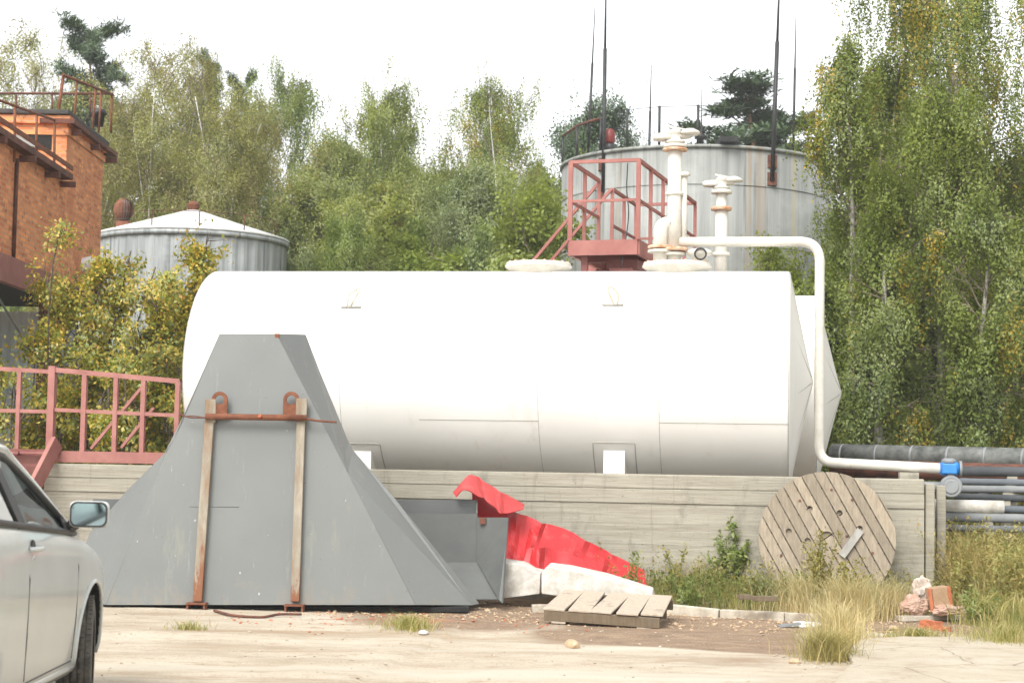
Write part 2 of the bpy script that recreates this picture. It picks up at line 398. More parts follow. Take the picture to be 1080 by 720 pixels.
# ------------------------------------------------------------------ mesh builder
class MB:
    def __init__(s): s.v = []; s.f = []; s.sm = []
    def add(s, vs, fs, smooth=False):
        o = len(s.v); s.v += [Vector(v) for v in vs]
        s.f += [tuple(i + o for i in f) for f in fs]; s.sm += [smooth] * len(fs); return s
    def box(s, c, size, rot=None):
        hx, hy, hz = size[0] / 2, size[1] / 2, size[2] / 2
        P = [Vector((x, y, z)) for z in (-hz, hz) for y in (-hy, hy) for x in (-hx, hx)]
        if rot: P = [rot @ p for p in P]
        c = Vector(c)
        return s.add([c + p for p in P], [(0, 2, 3, 1), (4, 5, 7, 6), (0, 1, 5, 4), (2, 6, 7, 3), (0, 4, 6, 2), (1, 3, 7, 5)])
    def beam(s, p0, p1, w, h, up=(0, 0, 1)):          # rectangular bar from p0 to p1
        p0, p1 = Vector(p0), Vector(p1); d = (p1 - p0)
        x = d.normalized(); upv = Vector(up)
        if abs(x.dot(upv)) > .98: upv = Vector((U9.x, U9.y, 0))
        y = upv.cross(x).normalized(); z = x.cross(y)
        rot = Matrix((x, y, z)).transposed()
        return s.box((p0 + p1) / 2, (d.length, w, h), rot)
    def tube(s, pts, r, n=8, cap=True):
        pts = [Vector(p) for p in pts]
        rs = r if isinstance(r, (list, tuple)) else [r] * len(pts)
        vs = []; prev = None
        for i, p in enumerate(pts):
            t = (pts[min(i + 1, len(pts) - 1)] - pts[max(i - 1, 0)]).normalized()
            if prev is None:
                a = Vector((0, 0, 1)) if abs(t.z) < .9 else Vector((1, 0, 0))
                nrm = t.cross(a).normalized()
            else:
                nrm = (prev - t * prev.dot(t)).normalized()
            prev = nrm; bn = t.cross(nrm)
            for k in range(n):
                a = 2 * math.pi * k / n
                vs.append(p + (nrm * math.cos(a) + bn * math.sin(a)) * rs[i])
        fs = []
        for i in range(len(pts) - 1):
            for k in range(n):
                k2 = (k + 1) % n
                fs.append((i * n + k, i * n + k2, (i + 1) * n + k2, (i + 1) * n + k))
        o = len(s.v); s.add(vs, fs, True)
        if cap:
            s.f += [tuple(o + k for k in reversed(range(n))), tuple(o + (len(pts) - 1) * n + k for k in range(n))]; s.sm += [False, False]
        return s
    def lathe(s, prof, c=(0, 0, 0), rot=None, n=32, smooth=True, cap=True):   # prof: (radius, height) about local z
        c = Vector(c); vs = []
        for r_, h in prof:
            for k in range(n):
                a = 2 * math.pi * k / n
                p = Vector((r_ * math.cos(a), r_ * math.sin(a), h))
                vs.append(c + (rot @ p if rot else p))
        fs = []
        for i in range(len(prof) - 1):
            for k in range(n):
                k2 = (k + 1) % n
                fs.append((i * n + k, i * n + k2, (i + 1) * n + k2, (i + 1) * n + k))
        o = len(s.v); s.add(vs, fs, smooth)
        if cap:
            s.f += [tuple(o + k for k in reversed(range(n))), tuple(o + (len(prof) - 1) * n + k for k in range(n))]; s.sm += [False, False]
        return s
    def prism(s, poly, off):                # extrude a polygon (list of points) by a vector
        n = len(poly); off = Vector(off); P = [Vector(p) for p in poly]
        fs = [tuple(range(n)), tuple(n + k for k in reversed(range(n)))]
        for k in range(n):
            k2 = (k + 1) % n; fs.append((k2, k, n + k, n + k2))
        return s.add(P + [p + off for p in P], fs)
    def mesh(s, name, base, mat, recalc=True):
        me = bpy.data.meshes.new(name)
        me.from_pydata([tuple(v - base) for v in s.v], [], s.f)
        me.polygons.foreach_set('use_smooth', s.sm)
        if recalc:
            bm = bmesh.new(); bm.from_mesh(me); bmesh.ops.recalc_face_normals(bm, faces=bm.faces); bm.to_mesh(me); bm.free()
        me.materials.append(MATS[mat] if isinstance(mat, str) else mat)
        me.update(); return me

BASE = {}
def setp(o, label=None, cat=None, group=None, kind=None):
    for k, v in (('label', label), ('category', cat), ('group', group), ('kind', kind)):
        if v: o[k] = v
    return o
def thing(name, loc, label, cat, group=None):
    o = bpy.data.objects.new(name, None); COL.objects.link(o); o.empty_display_size = .2
    o.location = loc; BASE[o.name] = Vector(loc)
    return setp(o, label, cat, group)
def obj(name, mb, mat, parent=None, loc=None, bevel=0.0, recalc=True, label=None):
    """links one mesh object; points are given in world space"""
    base = BASE[parent.name] if parent else Vector(loc if loc is not None else (0, 0, 0))
    o = bpy.data.objects.new(name, mb.mesh(name, base, mat, recalc)); COL.objects.link(o)
    if parent: o.parent = parent
    else: o.location = base
    BASE[o.name] = base
    if bevel:
        b = o.modifiers.new('bevel', 'BEVEL'); b.width = bevel; b.segments = 2; b.limit_method = 'ANGLE'; b.angle_limit = R(40)
    if label: o['label'] = label
    return o
def single(name, mb, mat, loc, label, cat, group=None, bevel=0.0, kind=None, recalc=True):
    o = obj(name, mb, mat, None, loc, bevel, recalc)
    return setp(o, label, cat, group, kind)
def structure(o): o['kind'] = 'structure'; return o
def copy_tree(o, loc=None, rz=None, scale=None, label=None, group=None):
    c = o.copy(); COL.objects.link(c)
    if loc is not None: c.location = loc
    if rz is not None: c.rotation_euler = (0, 0, rz)
    if scale is not None: c.scale = scale
    if label: c['label'] = label
    if group: c['group'] = group
    def rec(src, dst):
        for ch in [x for x in bpy.data.objects if x.parent == src]:
            d = ch.copy(); COL.objects.link(d); d.parent = dst; rec(ch, d)
    rec(o, c); return c
def cut(o, cutters):
    """boolean subtraction, applied; the cutters are removed again"""
    tmp = []
    for mb, mat in cutters:
        c = bpy.data.objects.new('cutter', mb.mesh('cutter', BASE[o.name], mat)); COL.objects.link(c)
        c.matrix_world = Matrix.Translation(BASE[o.name])
        m = o.modifiers.new('cut', 'BOOLEAN'); m.operation = 'DIFFERENCE'; m.object = c; m.solver = 'EXACT'
        m.material_mode = 'TRANSFER'; tmp.append(c)
    bpy.context.view_layer.update()
    dg = bpy.context.evaluated_depsgraph_get()
    me = bpy.data.meshes.new_from_object(o.evaluated_get(dg), preserve_all_data_layers=True, depsgraph=dg)
    o.modifiers.clear(); o.data = me
    for c in tmp: bpy.data.objects.remove(c)

def fit(pts, n):                       # a Catmull-Rom curve through the points
    pts = [Vector(p) for p in pts]; out = []
    P = [pts[0] * 2 - pts[1]] + pts + [pts[-1] * 2 - pts[-2]]
    for i in range(1, len(P) - 2):
        for k in range(n):
            t = k / n; a, b, c, d = P[i - 1:i + 3]
            out.append(.5 * ((2 * b) + (c - a) * t + (2 * a - 5 * b + 4 * c - d) * t * t + (3 * b - a - 3 * c + d) * t ** 3))
    return out + [pts[-1]]
def elbow(a, corner, b, r, n=6):       # a rounded bend for pipes
    a, c, b = Vector(a), Vector(corner), Vector(b)
    d0 = (a - c).normalized(); d1 = (b - c).normalized()
    p0, p1 = c + d0 * r, c + d1 * r
    return [a] + [((1 - t) ** 2) * p0 + 2 * t * (1 - t) * c + t * t * p1 for t in [k / n for k in range(n + 1)]] + [b]

# ================================================================== THE SETTING
def axis(lo, hi, dlo, dhi, d):
    a = list(np.arange(dlo, dhi + 1e-6, d)); x = dlo; s = d
    while x > lo: s *= 1.35; x -= s; a.insert(0, max(x, lo))
    x = dhi; s = d
    while x < hi: s *= 1.35; x += s; a.append(min(x, hi))
    return a
gx = axis(-320, 320, -7.5, 7.5, .06); gy = axis(-40, 420, 10.5, 23.5, .06)
vs = [(x, y, gh(x, y)) for y in gy for x in gx]; nx = len(gx)
fs = [(j * nx + i, j * nx + i + 1, (j + 1) * nx + i + 1, (j + 1) * nx + i) for j in range(len(gy) - 1) for i in range(nx - 1)]
me = bpy.data.meshes.new('ground'); me.from_pydata(vs, [], fs); me.polygons.foreach_set('use_smooth', [True] * len(fs))
ca = me.color_attributes.new('soil', 'FLOAT_COLOR', 'POINT')
def patch(x, y, cx, cy, rx, ry):
    return max(0.0, 1 - math.hypot((x - cx) / rx, (y - cy) / ry))
def soil_of(x, y):
    p = Vector((x, y, 0)); v = (p - O9).dot(V9); u = (p - O9).dot(U9)
    nz = noise.noise(Vector((x * .5, y * 1.4, 7))) * .25
    s = 0.08
    s = max(s, 1.05 * sstep(-5.9, -4.6, v + nz * 2.5) * sstep(.4, 1.5, u + nz * 2) * sstep(4.6, 3.2, u + nz))
    s = max(s, 1.05 * sstep(-2.9, -2.1, v) * sstep(-.6, .9, u + nz * 2))            # earth in front of the kerb
    s = max(s, .9 * patch(x, y, -.45, 17.6, 1.5, 1.7) ** .5)                       # brick dust beside the hopper
    s = max(s, .62 * sstep(-3.3, -2.6, v))
    s = max(s, .55 * patch(x, y, 1.9, 14.4, 1.9, 1.0))
    if u > 3.3: s = min(s, .42 + .4 * sstep(-3.4, -2.6, v))                          # the concrete pad on the right
    s += nz * .7
    g = 0.0
    if v > -1.05: g = .62 + nz if u > .3 else .35 + nz
    if v > .3 or y > 26 or u > 5.2 and v > -1.2: g = .8
    g = max(g, .75 * patch(x, y, 3.0, 15.2, .5, 1.5), .75 * patch(x, y, -1.05, 17.1, .5, .35), .8 * patch(x, y, 4.9, 16.2, 1.1, .8))
    r = .65 * patch(x, y, -.75, 17.3, 1.3, .5) + .5 * patch(x, y, -1.9, 17.2, .9, .25) + .5 * patch(x, y, .3, 15.6, 1.6, .35)
    if y > 60 or abs(x) > 30: g = .9
    return (min(1, max(0, s)), min(1, max(0, g)), min(1, max(0, r)), 1)
ca.data.foreach_set('color', [c for v in vs for c in soil_of(v[0], v[1])])
me.materials.append(MATS['yard_ground'])
go = bpy.data.objects.new('ground', me); COL.objects.link(go); structure(go)

# weathered pale kerb in front of the weed strip
mb = MB()
kp = [onz(560, 634, .1), onz(640, 634.5, .1), onz(700, 636, .1), onz(760, 639, .1), onz(830, 644, .1), onz(866, 648, .1)]
for i in range(len(kp) - 1):
    a, b = kp[i], kp[i + 1]
    a = Vector((a.x, a.y, .005 + .016 * (i % 3))); b = Vector((b.x, b.y, .005 + .018 * ((i + 1) % 3)))
    d = (b - a).normalized(); mb.beam(a + d * .012, b - d * .012, .09, .13)
single('kerb', mb, 'old_kerb', (kp[2].x, kp[2].y, 0), 'pale broken concrete kerb along the edge of the weed strip below the wall', 'kerb', bevel=.012)

# pale concrete pad at the lower right, with a broken edge
pe = [(868, 744), (884, 712), (900, 697), (893, 688), (907, 673), (950, 670.5), (1010, 671), (1060, 673), (1130, 676), (1180, 744)]
mb = MB().prism([onz(px, py, .055) for px, py in pe], (0, 0, -.075))
structure(obj('concrete_pad', mb, 'pad_concrete', None, onz(980, 700, 0) * 1.0, bevel=.012))

# ------------------------------------------------------------------ long concrete wall
UR, UL = 4.74, -5.75
wt = 1.47
wroot = thing('concrete_wall', W(0, .15, 0), 'long weathered grey board-marked concrete wall in front of the white tanks', 'wall')
def ubox(u0, u1, v0, v1, z0, z1):
    return MB().box(W((u0 + u1) / 2, (v0 + v1) / 2, (z0 + z1) / 2), (u1 - u0, v1 - v0, z1 - z0), M9)
for k, (za, zb_, dv) in enumerate(((-.2, .16, .002), (.161, .40, .0), (.401, .66, .003), (.661, .90, .001), (.901, 1.134, .003))):
    obj('wall_panel', ubox(UL, UR, dv, .26, za, zb_), 'board_concrete', wroot, bevel=.002)
obj('coping_beam', ubox(UL, UR, -.013, .28, 1.137, 1.30), 'board_concrete', wroot, bevel=.004)
obj('coping_beam', ubox(UL, UR, -.011, .28, 1.301, wt), 'board_concrete', wroot, bevel=.015)
obj('return_panel', ubox(UR - .27, UR + .01, .284, 6.8, -.2, wt - .03), 'board_concrete', wroot, bevel=.015)
obj('return_panel', ubox(UL, UL + .27, .284, 6.8, -.2, wt - .03), 'board_concrete', wroot, bevel=.015)
obj('back_panel', ubox(UL, UR, 6.804, 7.05, -.2, wt - .03), 'board_concrete', wroot, bevel=.015)
obj('end_post', ubox(UR + .015, UR + .12, .05, .2, -.2, wt - .05), 'board_concrete', wroot, bevel=.012)
for k, (px, top, w) in enumerate(((989, 505, .11),)):
    p = onv(px, 550, .5)
single('concrete_post', ubox(UR + .17, UR + .27, .38, .50, -.1, 1.40), 'board_concrete', W(UR + .24, .48, 0), 'narrow grey concrete post just past the right end of the long wall', 'post', bevel=.012)
# floor slab inside the enclosure
structure(obj('tank_yard_paving', ubox(UL + .28, UR - .28, .3, 6.79, .0, .2), 'damp_paving', None, W(0, 3, 0)))

# ------------------------------------------------------------------ the two horizontal tanks
RT, ZT = 1.38, 2.645
def tank(v0, uL, uR, cone, label, front):
    c0 = W((uL + uR) / 2, v0, .2)
    root = thing('fuel_tank', c0, label, 'storage tank')
    rot = Matrix((V9, Vector((0, 0, 1)), U9)).transposed()     # lathe axis along u
    mb = MB(); L = uR - uL
    prof = [(.02, -cone), (.25, -cone * .82), (RT - .02, -.012), (RT, .012)]
    prof += [(RT, L * k / 8) for k in range(1, 8)] + [(RT, L - .012), (RT - .02, L + .012), (.25, L + cone * .82), (.02, L + cone)]
    mb.lathe(prof, W(uL, v0, ZT), rot, n=96)
    sh = obj('shell', mb, 'white_tank_paint', root)
    m = sh.modifiers.new('edge', 'EDGE_SPLIT'); m.split_angle = R(25)
    def surf(u, a, d=0.0):              # a: angle above the equator on the near side
        return W(u, v0 - (RT + d) * math.cos(a), ZT + (RT + d) * math.sin(a))
    def ang(py, px):                    # image height -> angle on the near side
        best = min(range(-89, 90), key=lambda q: abs((proj(surf(uz(px, py, v0 - 1.2)[0], R(q)))[1]) - py)); return R(best)
    def seam(name, pts, r=.0035):
        obj(name, MB().tube(pts, r, 5), 'seam_grey', root)
    ring = lambda u, a0, a1, d=.001, n=24: [surf(u, a0 + (a1 - a0) * k / n, d) for k in range(n + 1)]
    hor = lambda u0, u1, a: [surf(u0 + (u1 - u0) * k / 4, a, .001) for k in range(5)]
    # end rim weld and gore seams of the conical ends
    for u in (uL, uR): seam('rim_weld', ring(u, R(-85), R(85), -.001), .003)
    for sg, uE in ((1, uR), (-1, uL)):
        for a in (30, -12, -50):
            p0 = surf(uE, R(a), 0); p1 = W(uE + sg * (cone + .003), v0, ZT)
            seam('gore_seam', [p0, p0 + (p1 - p0) * .93], .004)
    if front:
        u567 = uz(567, 400, v0 - RT)[0]; u695 = uz(695, 400, v0 - RT)[0]; u440 = uz(440, 440, v0 - RT)[0]
        a443 = ang(443, 500); 
        for u in (u567, -2.2, u695, -3.6): seam('weld_seam', ring(u, R(-80), R(80)), .0032)
        seam('weld_seam', hor(u440, u567, a443)); seam('weld_seam', hor(u695, uR, a443 + .0)); seam('weld_seam', hor(-2.2, u440, R(12)))
        seam('weld_seam', hor(u567, u695, R(20))); seam('weld_seam', hor(uL, -2.2, a443 - .05))
        # saddle pads: welded doubler plate and the white support leg under it
        for px in (645, 373):
            u = uz(px, 470, v0 - RT)[0]; w = .235; d = .003
            a0, a1 = ang(467, px), R(-75)
            side = [a1 + (a0 - a1) * k / 10 for k in range(11)]
            pts = [surf(u - w - .02, a, d) for a in side] + [surf(u - w + .02 + (2 * w - .04) * k / 4, a0 + .004, d) for k in range(5)] + [surf(u + w + .02, a, d) for a in reversed(side)]
            obj('saddle_plate', MB().tube(pts, .005, 6), 'seam_grey', root)
            al = ang(475, px); p = surf(u, al, .0)
            vv = (p - O9).dot(V9)
            obj('support_leg', ubox(u - .13, u + .13, vv - .01, v0 + .3, .2, p.z), 'white_tank_paint', root, bevel=.006)
        # lifting brackets high on the shell
        for px, py, lean in ((375, 315, 1), (648, 313, -1)):
            a = ang(py, px); u = uz(px, py, v0 - .9)[0]
            b0 = ang(py + 9, px)
            mb = MB().tube([surf(u - .13, b0, .012), surf(u + .13, b0, .012)], .011, 6)
            br = obj('lifting_bracket', mb, 'seam_grey', root)
            lp = [surf(u - .05 * lean, b0, .01), surf(u - .055 * lean, a, .06), surf(u + .02 * lean, a + .09, .05), surf(u + .07 * lean, a + .1, .05), surf(u + .06 * lean, a + .02, .06), surf(u - .02 * lean, b0, .01)]
            obj('hook', MB().tube(fit(lp, 4), .012, 6), 'faded_ochre', br)
    else:
        for k in (.25, .5, .75): seam('weld_seam', ring(uL + (uR - uL) * k, R(-80), R(80)), .0045)
        for k in (.2, .8): obj('support_leg', ubox(uL + L * k - .2, uL + L * k + .2, v0 - .8, v0 + .8, .2, ZT - 1.0), 'white_tank_paint', root)
    return root, surf
def proj(p):
    q = CAMR.transposed() @ (Vector(p) - EYE)
    return 540 + F * q.x / -q.z, 360 - F * q.y / -q.z
VT1, VT2 = 1.85, 4.95
t1, surf1 = tank(VT1, -4.2, 3.22, .30, 'large white horizontal cylindrical tank in front, resting behind the concrete wall', True)
t2, surf2 = tank(VT2, -3.85, 3.60, .36, 'second white horizontal tank mostly hidden behind the front one, its cone end at right', False)
ZTOP = ZT + RT
rotU = Matrix((V9, Vector((0, 0, 1)), U9)).transposed()

def manhole(u, v, r, lab):
    c = W(u, v, ZTOP - .06)
    root = thing('manhole', c, lab, 'manhole')
    mb = MB().lathe([(r * .80, 0), (r * .82, .06), (r * .96, .10), (r, .115), (r, .135), (r * .985, .137)], c, n=48)
    obj('collar', mb, 'white_pipe_paint', root)
    mb = MB().lathe([(r * .97, .1375), (r * .97, .165), (r * .93, .172)], c, n=48)
    lid = obj('lid', mb, 'white_pipe_paint', root)
    for k in range(18):
        a = 2 * math.pi * k / 18
        p = c + Vector((math.cos(a) * r * .91, math.sin(a) * r * .91, .165))
        obj('bolt', MB().lathe([(.016, 0), (.016, .022)], p, n=6, smooth=False), 'rusty_flange_paint', lid)
    return root
u1, _ = uz(568, 281, VT1); u2, _ = uz(714, 281, VT1)
manhole(u1, VT1, .43, 'low bare white manhole collar on top of the front tank, left of the red catwalk')
manhole(u2, VT1, .44, 'white manhole collar on the front tank carrying the vent pipes')
zt = ZTOP + .115

# ------------------------------------------------------------------ pipework on the tank
def flange(mbp, r, z0, h=.03, n=24):
    return MB().lathe([(r * .96, 0), (r, .004), (r, h - .004), (r * .96, h)], Vector((mbp.x, mbp.y, z0)), n=n)
def vent_valve(parent, c, s=1.0):
    """breather valve: body, two hoods on arms"""
    b = obj('valve_body', MB().lathe([(.10 * s, 0), (.13 * s, .015), (.13 * s, .035), (.08 * s, .05), (.07 * s, .12), (.10 * s, .15), (.05 * s, .19)], c, n=20), 'white_pipe_paint', parent)
    arm = c + Vector((0, 0, .095 * s))
    obj('hood', MB().lathe([(.12 * s, -.045), (.13 * s, -.03), (.13 * s, .02), (.09 * s, .035)], arm - U9 * .16 * s, n=20), 'white_pipe_paint', b)
    obj('hood', MB().lathe([(.07 * s, -.03), (.135 * s, -.02), (.12 * s, .015), (.05 * s, .05)], arm + U9 * .19 * s + Vector((0, 0, .05 * s)), n=20), 'white_pipe_paint', b)
    obj('arm', MB().tube([arm - U9 * .15 * s, arm + U9 * .19 * s + Vector((0, 0, .02))], .05 * s, 10), 'white_pipe_paint', b)
    obj('lever', MB().beam(c + Vector((0, 0, .2 * s)) - U9 * .1 * s + Vector((0, 0, .03)), c + Vector((0, 0, .17 * s)) + U9 * .2 * s, .02, .02), 'white_pipe_paint', b)
ucol, zc = uz(712, 152, VT1)
pc = W(ucol, VT1, zt)
vr = thing('vent_pipe', pc, 'tall white vent column with a breather valve, standing on the manhole of the front tank', 'vent pipe')
ztop1 = zc
obj('riser', MB().tube([pc, Vector((pc.x, pc.y, ztop1))], .088, 20), 'white_pipe_paint', vr)
zf = uz(712, 264, VT1)[1]
obj('flange', flange(pc, .185, zf - .015, .045), 'rusty_flange_paint', vr)
obj('flange', flange(pc, .15, zf - .07, .04), 'white_pipe_paint', vr)
obj('flange', flange(pc, .115, uz(712, 206, VT1)[1], .04), 'white_pipe_paint', vr)
obj('flange', flange(pc, .16, ztop1 - .09, .03), 'rusty_flange_paint', vr)
obj('flange', flange(pc, .15, ztop1 - .05, .04), 'white_pipe_paint', vr)
vent_valve(vr, Vector((pc.x, pc.y, ztop1)), 1.0)
q0 = pc + U9 * .12 + V9 * .03
obj('side_pipe', MB().tube([Vector((q0.x, q0.y, uz(720, 262, VT1)[1])), Vector((q0.x, q0.y, uz(720, 186, VT1)[1]))], .038, 12), 'white_pipe_paint', vr)
obj('side_valve', MB().lathe([(.05, 0), (.075, .01), (.075, .04), (.04, .06)], Vector((q0.x, q0.y, uz(720, 186, VT1)[1])), n=14), 'white_pipe_paint', vr)
for kk in (200, 240):
    obj('bracket', MB().beam(pc + Vector((0, 0, uz(712, kk, VT1)[1] - pc.z)), Vector((q0.x, q0.y, uz(712, kk, VT1)[1])), .03, .03), 'white_pipe_paint', vr)
# swan-neck beside it
ue, ze = uz(697, 262, VT1); pe = W(ue, VT1 - .02, zt)
er = thing('swan_neck_pipe', pe, 'short fat white swan-neck pipe bending into the vent column', 'pipe')
ctop = uz(697, 241, VT1)[1]
obj('neck', MB().tube(elbow(pe, Vector((pe.x, pe.y, ctop + .06)), Vector((pc.x, pc.y, ctop + .06)) - U9 * .095, .11, 8), .095, 20), 'white_pipe_paint', er)
obj('flange', flange(pe, .165, ze - .01, .04), 'rusty_flange_paint', er)
obj('flange', flange(pe, .165, ze - .06, .035), 'white_pipe_paint', er)
# small round valve on the right
uv_, zv = uz(738, 269, VT1); pv = W(uv_, VT1 - .05, zt)
sr = thing('gauge_hatch', pv, 'small round white hatch with a dark wheel on the right of the manhole', 'hatch')
obj('body', MB().lathe([(.10, 0), (.10, .08), (.155, .10), (.155, .15), (.10, .17)], pv, n=22), 'white_pipe_paint', sr)
obj('hand_wheel', MB().tube([pv + Vector((0, 0, .09)) - V9 * .17 + U9 * .02 + (U9 * math.cos(a) + Vector((0, 0, 1)) * math.sin(a)) * .07 for a in [k * math.pi / 8 for k in range(17)]], .013, 6), 'black_paint', sr)
# second column on the rear tank
uc2, zc2 = uz(761, 200, VT2); p2 = W(uc2, VT2, ZTOP - .02)
v2 = thing('vent_pipe', p2, 'shorter white vent column with valve, behind and right, on the rear tank', 'vent pipe')
obj('riser', MB().tube([p2, Vector((p2.x, p2.y, zc2))], .075, 18), 'white_pipe_paint', v2)
obj('riser', MB().tube([p2 + Vector((0, 0, .3)), Vector((p2.x, p2.y, uz(761, 222, VT2)[1]))], .09, 18), 'white_pipe_paint', v2)
obj('flange', flange(p2, .15, uz(761, 222, VT2)[1], .05), 'rusty_flange_paint', v2)
obj('flange', flange(p2, .13, uz(761, 270, VT2)[1], .05), 'white_pipe_paint', v2)
obj('flange', flange(p2, .15, zc2 - .06, .05), 'white_pipe_paint', v2)
vent_valve(v2, Vector((p2.x, p2.y, zc2)), .95)
# the long white feed pipe: along the top, down the end, along the wall
zh = uz(780, 255, VT1)[1]; u_d, _ = uz(864, 380, VT1)
zb = uz(868, 487, VT1)[1]
vend = .95
ue_, ze_ = uz(996, 494, vend)
fp = thing('feed_pipe', W(u_d, VT1, zb), 'long bent white pipe from the vent column past the tank end to the blue valve', 'pipe')
path = elbow(W(ucol + .07, VT1, zh), W(u_d, VT1, zh), W(u_d, VT1, (zh + zb) / 2), .26, 10)
path += elbow(W(u_d, VT1, (zh + zb) / 2), W(u_d, VT1, zb), W(ue_, vend, ze_), .22, 10)[1:]
obj('pipe_run', MB().tube(path, .062, 18), 'white_pipe_paint', fp)
obj('pipe_clamp', ubox(ue_ - .52, ue_ - .30, vend - .1, vend + .2, wt - .2, ze_ - .05), 'board_concrete', fp)
pv2 = W(ue_ + .05, vend, ze_)
bv = thing('blue_valve', pv2, 'bright blue valve body at the right end of the white pipe', 'valve')
rX = rotU
obj('body', MB().lathe([(.07, -.10), (.085, -.07), (.085, .09), (.065, .12)], pv2, rX, n=20), 'blue_paint', bv)
obj('bonnet', MB().box(pv2 + Vector((0, 0, .0)) - V9 * .09, (.17, .10, .12), M9), 'blue_paint', bv, bevel=.012)
obj('flange', MB().lathe([(.095, .12), (.095, .15)], pv2, rX, n=20), 'pale_grey_pipe', bv)
obj('cap', MB().lathe([(.06, 0), (.085, .015), (.085, .05), (.05, .07)], pv2 + Vector((0, 0, .055)), n=18), 'pale_grey_pipe', bv)
um, zm = uz(1003, 513, vend - .1); pm = W(um, vend - .1, zm)
gm = thing('flow_meter', pm, 'round grey flow meter hanging below the blue valve', 'meter')
rV = Matrix((U9, Vector((0, 0, 1)), -V9)).transposed()
obj('housing', MB().lathe([(.115, -.08), (.13, -.06), (.13, .03), (.115, .045)], pm, rV, n=28), 'pale_grey_pipe', gm)
obj('dial', MB().lathe([(.085, .046), (.085, .052), (.075, .056)], pm, rV, n=28), 'pale_grey_pipe', gm)
obj('neck', MB().tube([pm + Vector((0, 0, .11)), Vector((pm.x, pm.y, ze_ - .05)) + V9 * .1], .045, 12), 'pale_grey_pipe', gm)
obj('inlet', MB().tube([pm - U9 * .1 + V9 * .03, pm - U9 * .42 + V9 * .03], .055, 12), 'pale_grey_pipe', gm)

# ------------------------------------------------------------------ red catwalk above the tanks
A17 = R(17)
C0 = at(601, 254, 23.3); CU = Vector((math.cos(A17), -math.sin(A17), 0)); CV = Vector((math.sin(A17), math.cos(A17), 0))
MC = Matrix.Rotation(-A17, 3, 'Z')
zfl = C0.z
def K(a, b, z): return Vector((C0.x, C0.y, 0)) + CU * a + CV * b + Vector((0, 0, z))
cw = thing('catwalk', K(.45, 1.9, ZTOP), 'rust-red steel catwalk with railings and stair above the white tanks', 'catwalk')
WD, LG, RH = .93, 3.9, 1.06
obj('deck', MB().box(K(WD / 2, LG / 2, zfl - .03), (WD - .12, LG - .12, .03), MC), 'red_paint_dark', cw)
for a, b, c, d in ((0, 0, WD, 0), (WD, 0, WD, LG), (0, 0, 0, LG), (0, LG, WD, LG)):
    obj('edge_beam', MB().beam(K(a, b, zfl - .10), K(c, d, zfl - .10), .05, .20), 'red_paint', cw)
for b in (.9, 1.9, 2.9):
    obj('cross_beam', MB().beam(K(.03, b, zfl - .12), K(WD - .03, b, zfl - .12), .06, .14), 'red_paint_dark', cw)
for a, b in ((.17, .15), (.17, 2.2), (WD - .1, 2.2), (.3, LG - .2)):
    obj('leg', MB().beam(K(a, b, zfl - .2), K(a, b, ZTOP - .75), .09, .09), 'red_paint_dark', cw)
obj('bracing', MB().box(K(.62, .6, zfl - .27), (.42, .35, .12), MC), 'red_paint_dark', cw)
obj('bracing', MB().box(K(.62, .5, zfl - .46), (.3, .3, .25), MC), 'red_paint', cw)
def post(a, b, h=RH, w=.05):
    obj('post', MB().beam(K(a, b, zfl), K(a, b, zfl + h), w, w), 'red_paint', cw)
def crail(p0, p1, w=.045):
    obj('rail', MB().beam(K(*p0), K(*p1), w, w), 'red_paint', cw)
post(0, 0, RH, .06); post(WD, 0, RH, .06)
crail((0, 0, zfl + RH), (WD, 0, zfl + RH)); crail((0, 0, zfl + .53), (WD, 0, zfl + .53), .035)
for b in (.75, 1.55): post(0, b)
crail((0, 0, zfl + RH), (0, 1.55, zfl + RH)); crail((0, 0, zfl + .53), (0, 1.55, zfl + .53), .035)
for b in (2.35, 3.1, LG): post(0, b)
crail((0, 2.35, zfl + RH), (0, LG, zfl + RH)); crail((0, 2.35, zfl + .53), (0, LG, zfl + .53), .035)
for b in (.75, 1.55, 2.35, 3.1, LG): post(WD, b)
crail((WD, 0, zfl + RH), (WD, LG, zfl + RH)); crail((WD, 0, zfl + .53), (WD, LG, zfl + .53), .035)
crail((0, LG, zfl + RH), (WD, LG, zfl + RH)); crail((0, LG, zfl + .53), (WD, LG, zfl + .53), .035)
# stair leading down to the left between the tanks
for b in (1.6, 2.3):
    obj('stair_handrail', MB().beam(K(0, b, zfl + RH), K(-2.6, b, zfl + RH - 3.0), .04, .04), 'red_paint', cw)
    obj('stair_stringer', MB().beam(K(0, b, zfl - .05), K(-2.6, b, zfl - 3.05), .04, .16), 'red_paint', cw)
for k in range(11):
    obj('tread', MB().box(K(-.12 - .235 * k, 1.95, zfl - .2 - .271 * k), (.2, .64, .025), MC), 'red_paint_dark', cw)
obj('cable', MB().tube(fit([at(662, 172, 23.25), at(661, 200, 23.24), at(663, 225, 23.24), at(660, 252, 23.2), at(655, 283, 23.15)], 5), .008, 5), 'black_paint', cw)

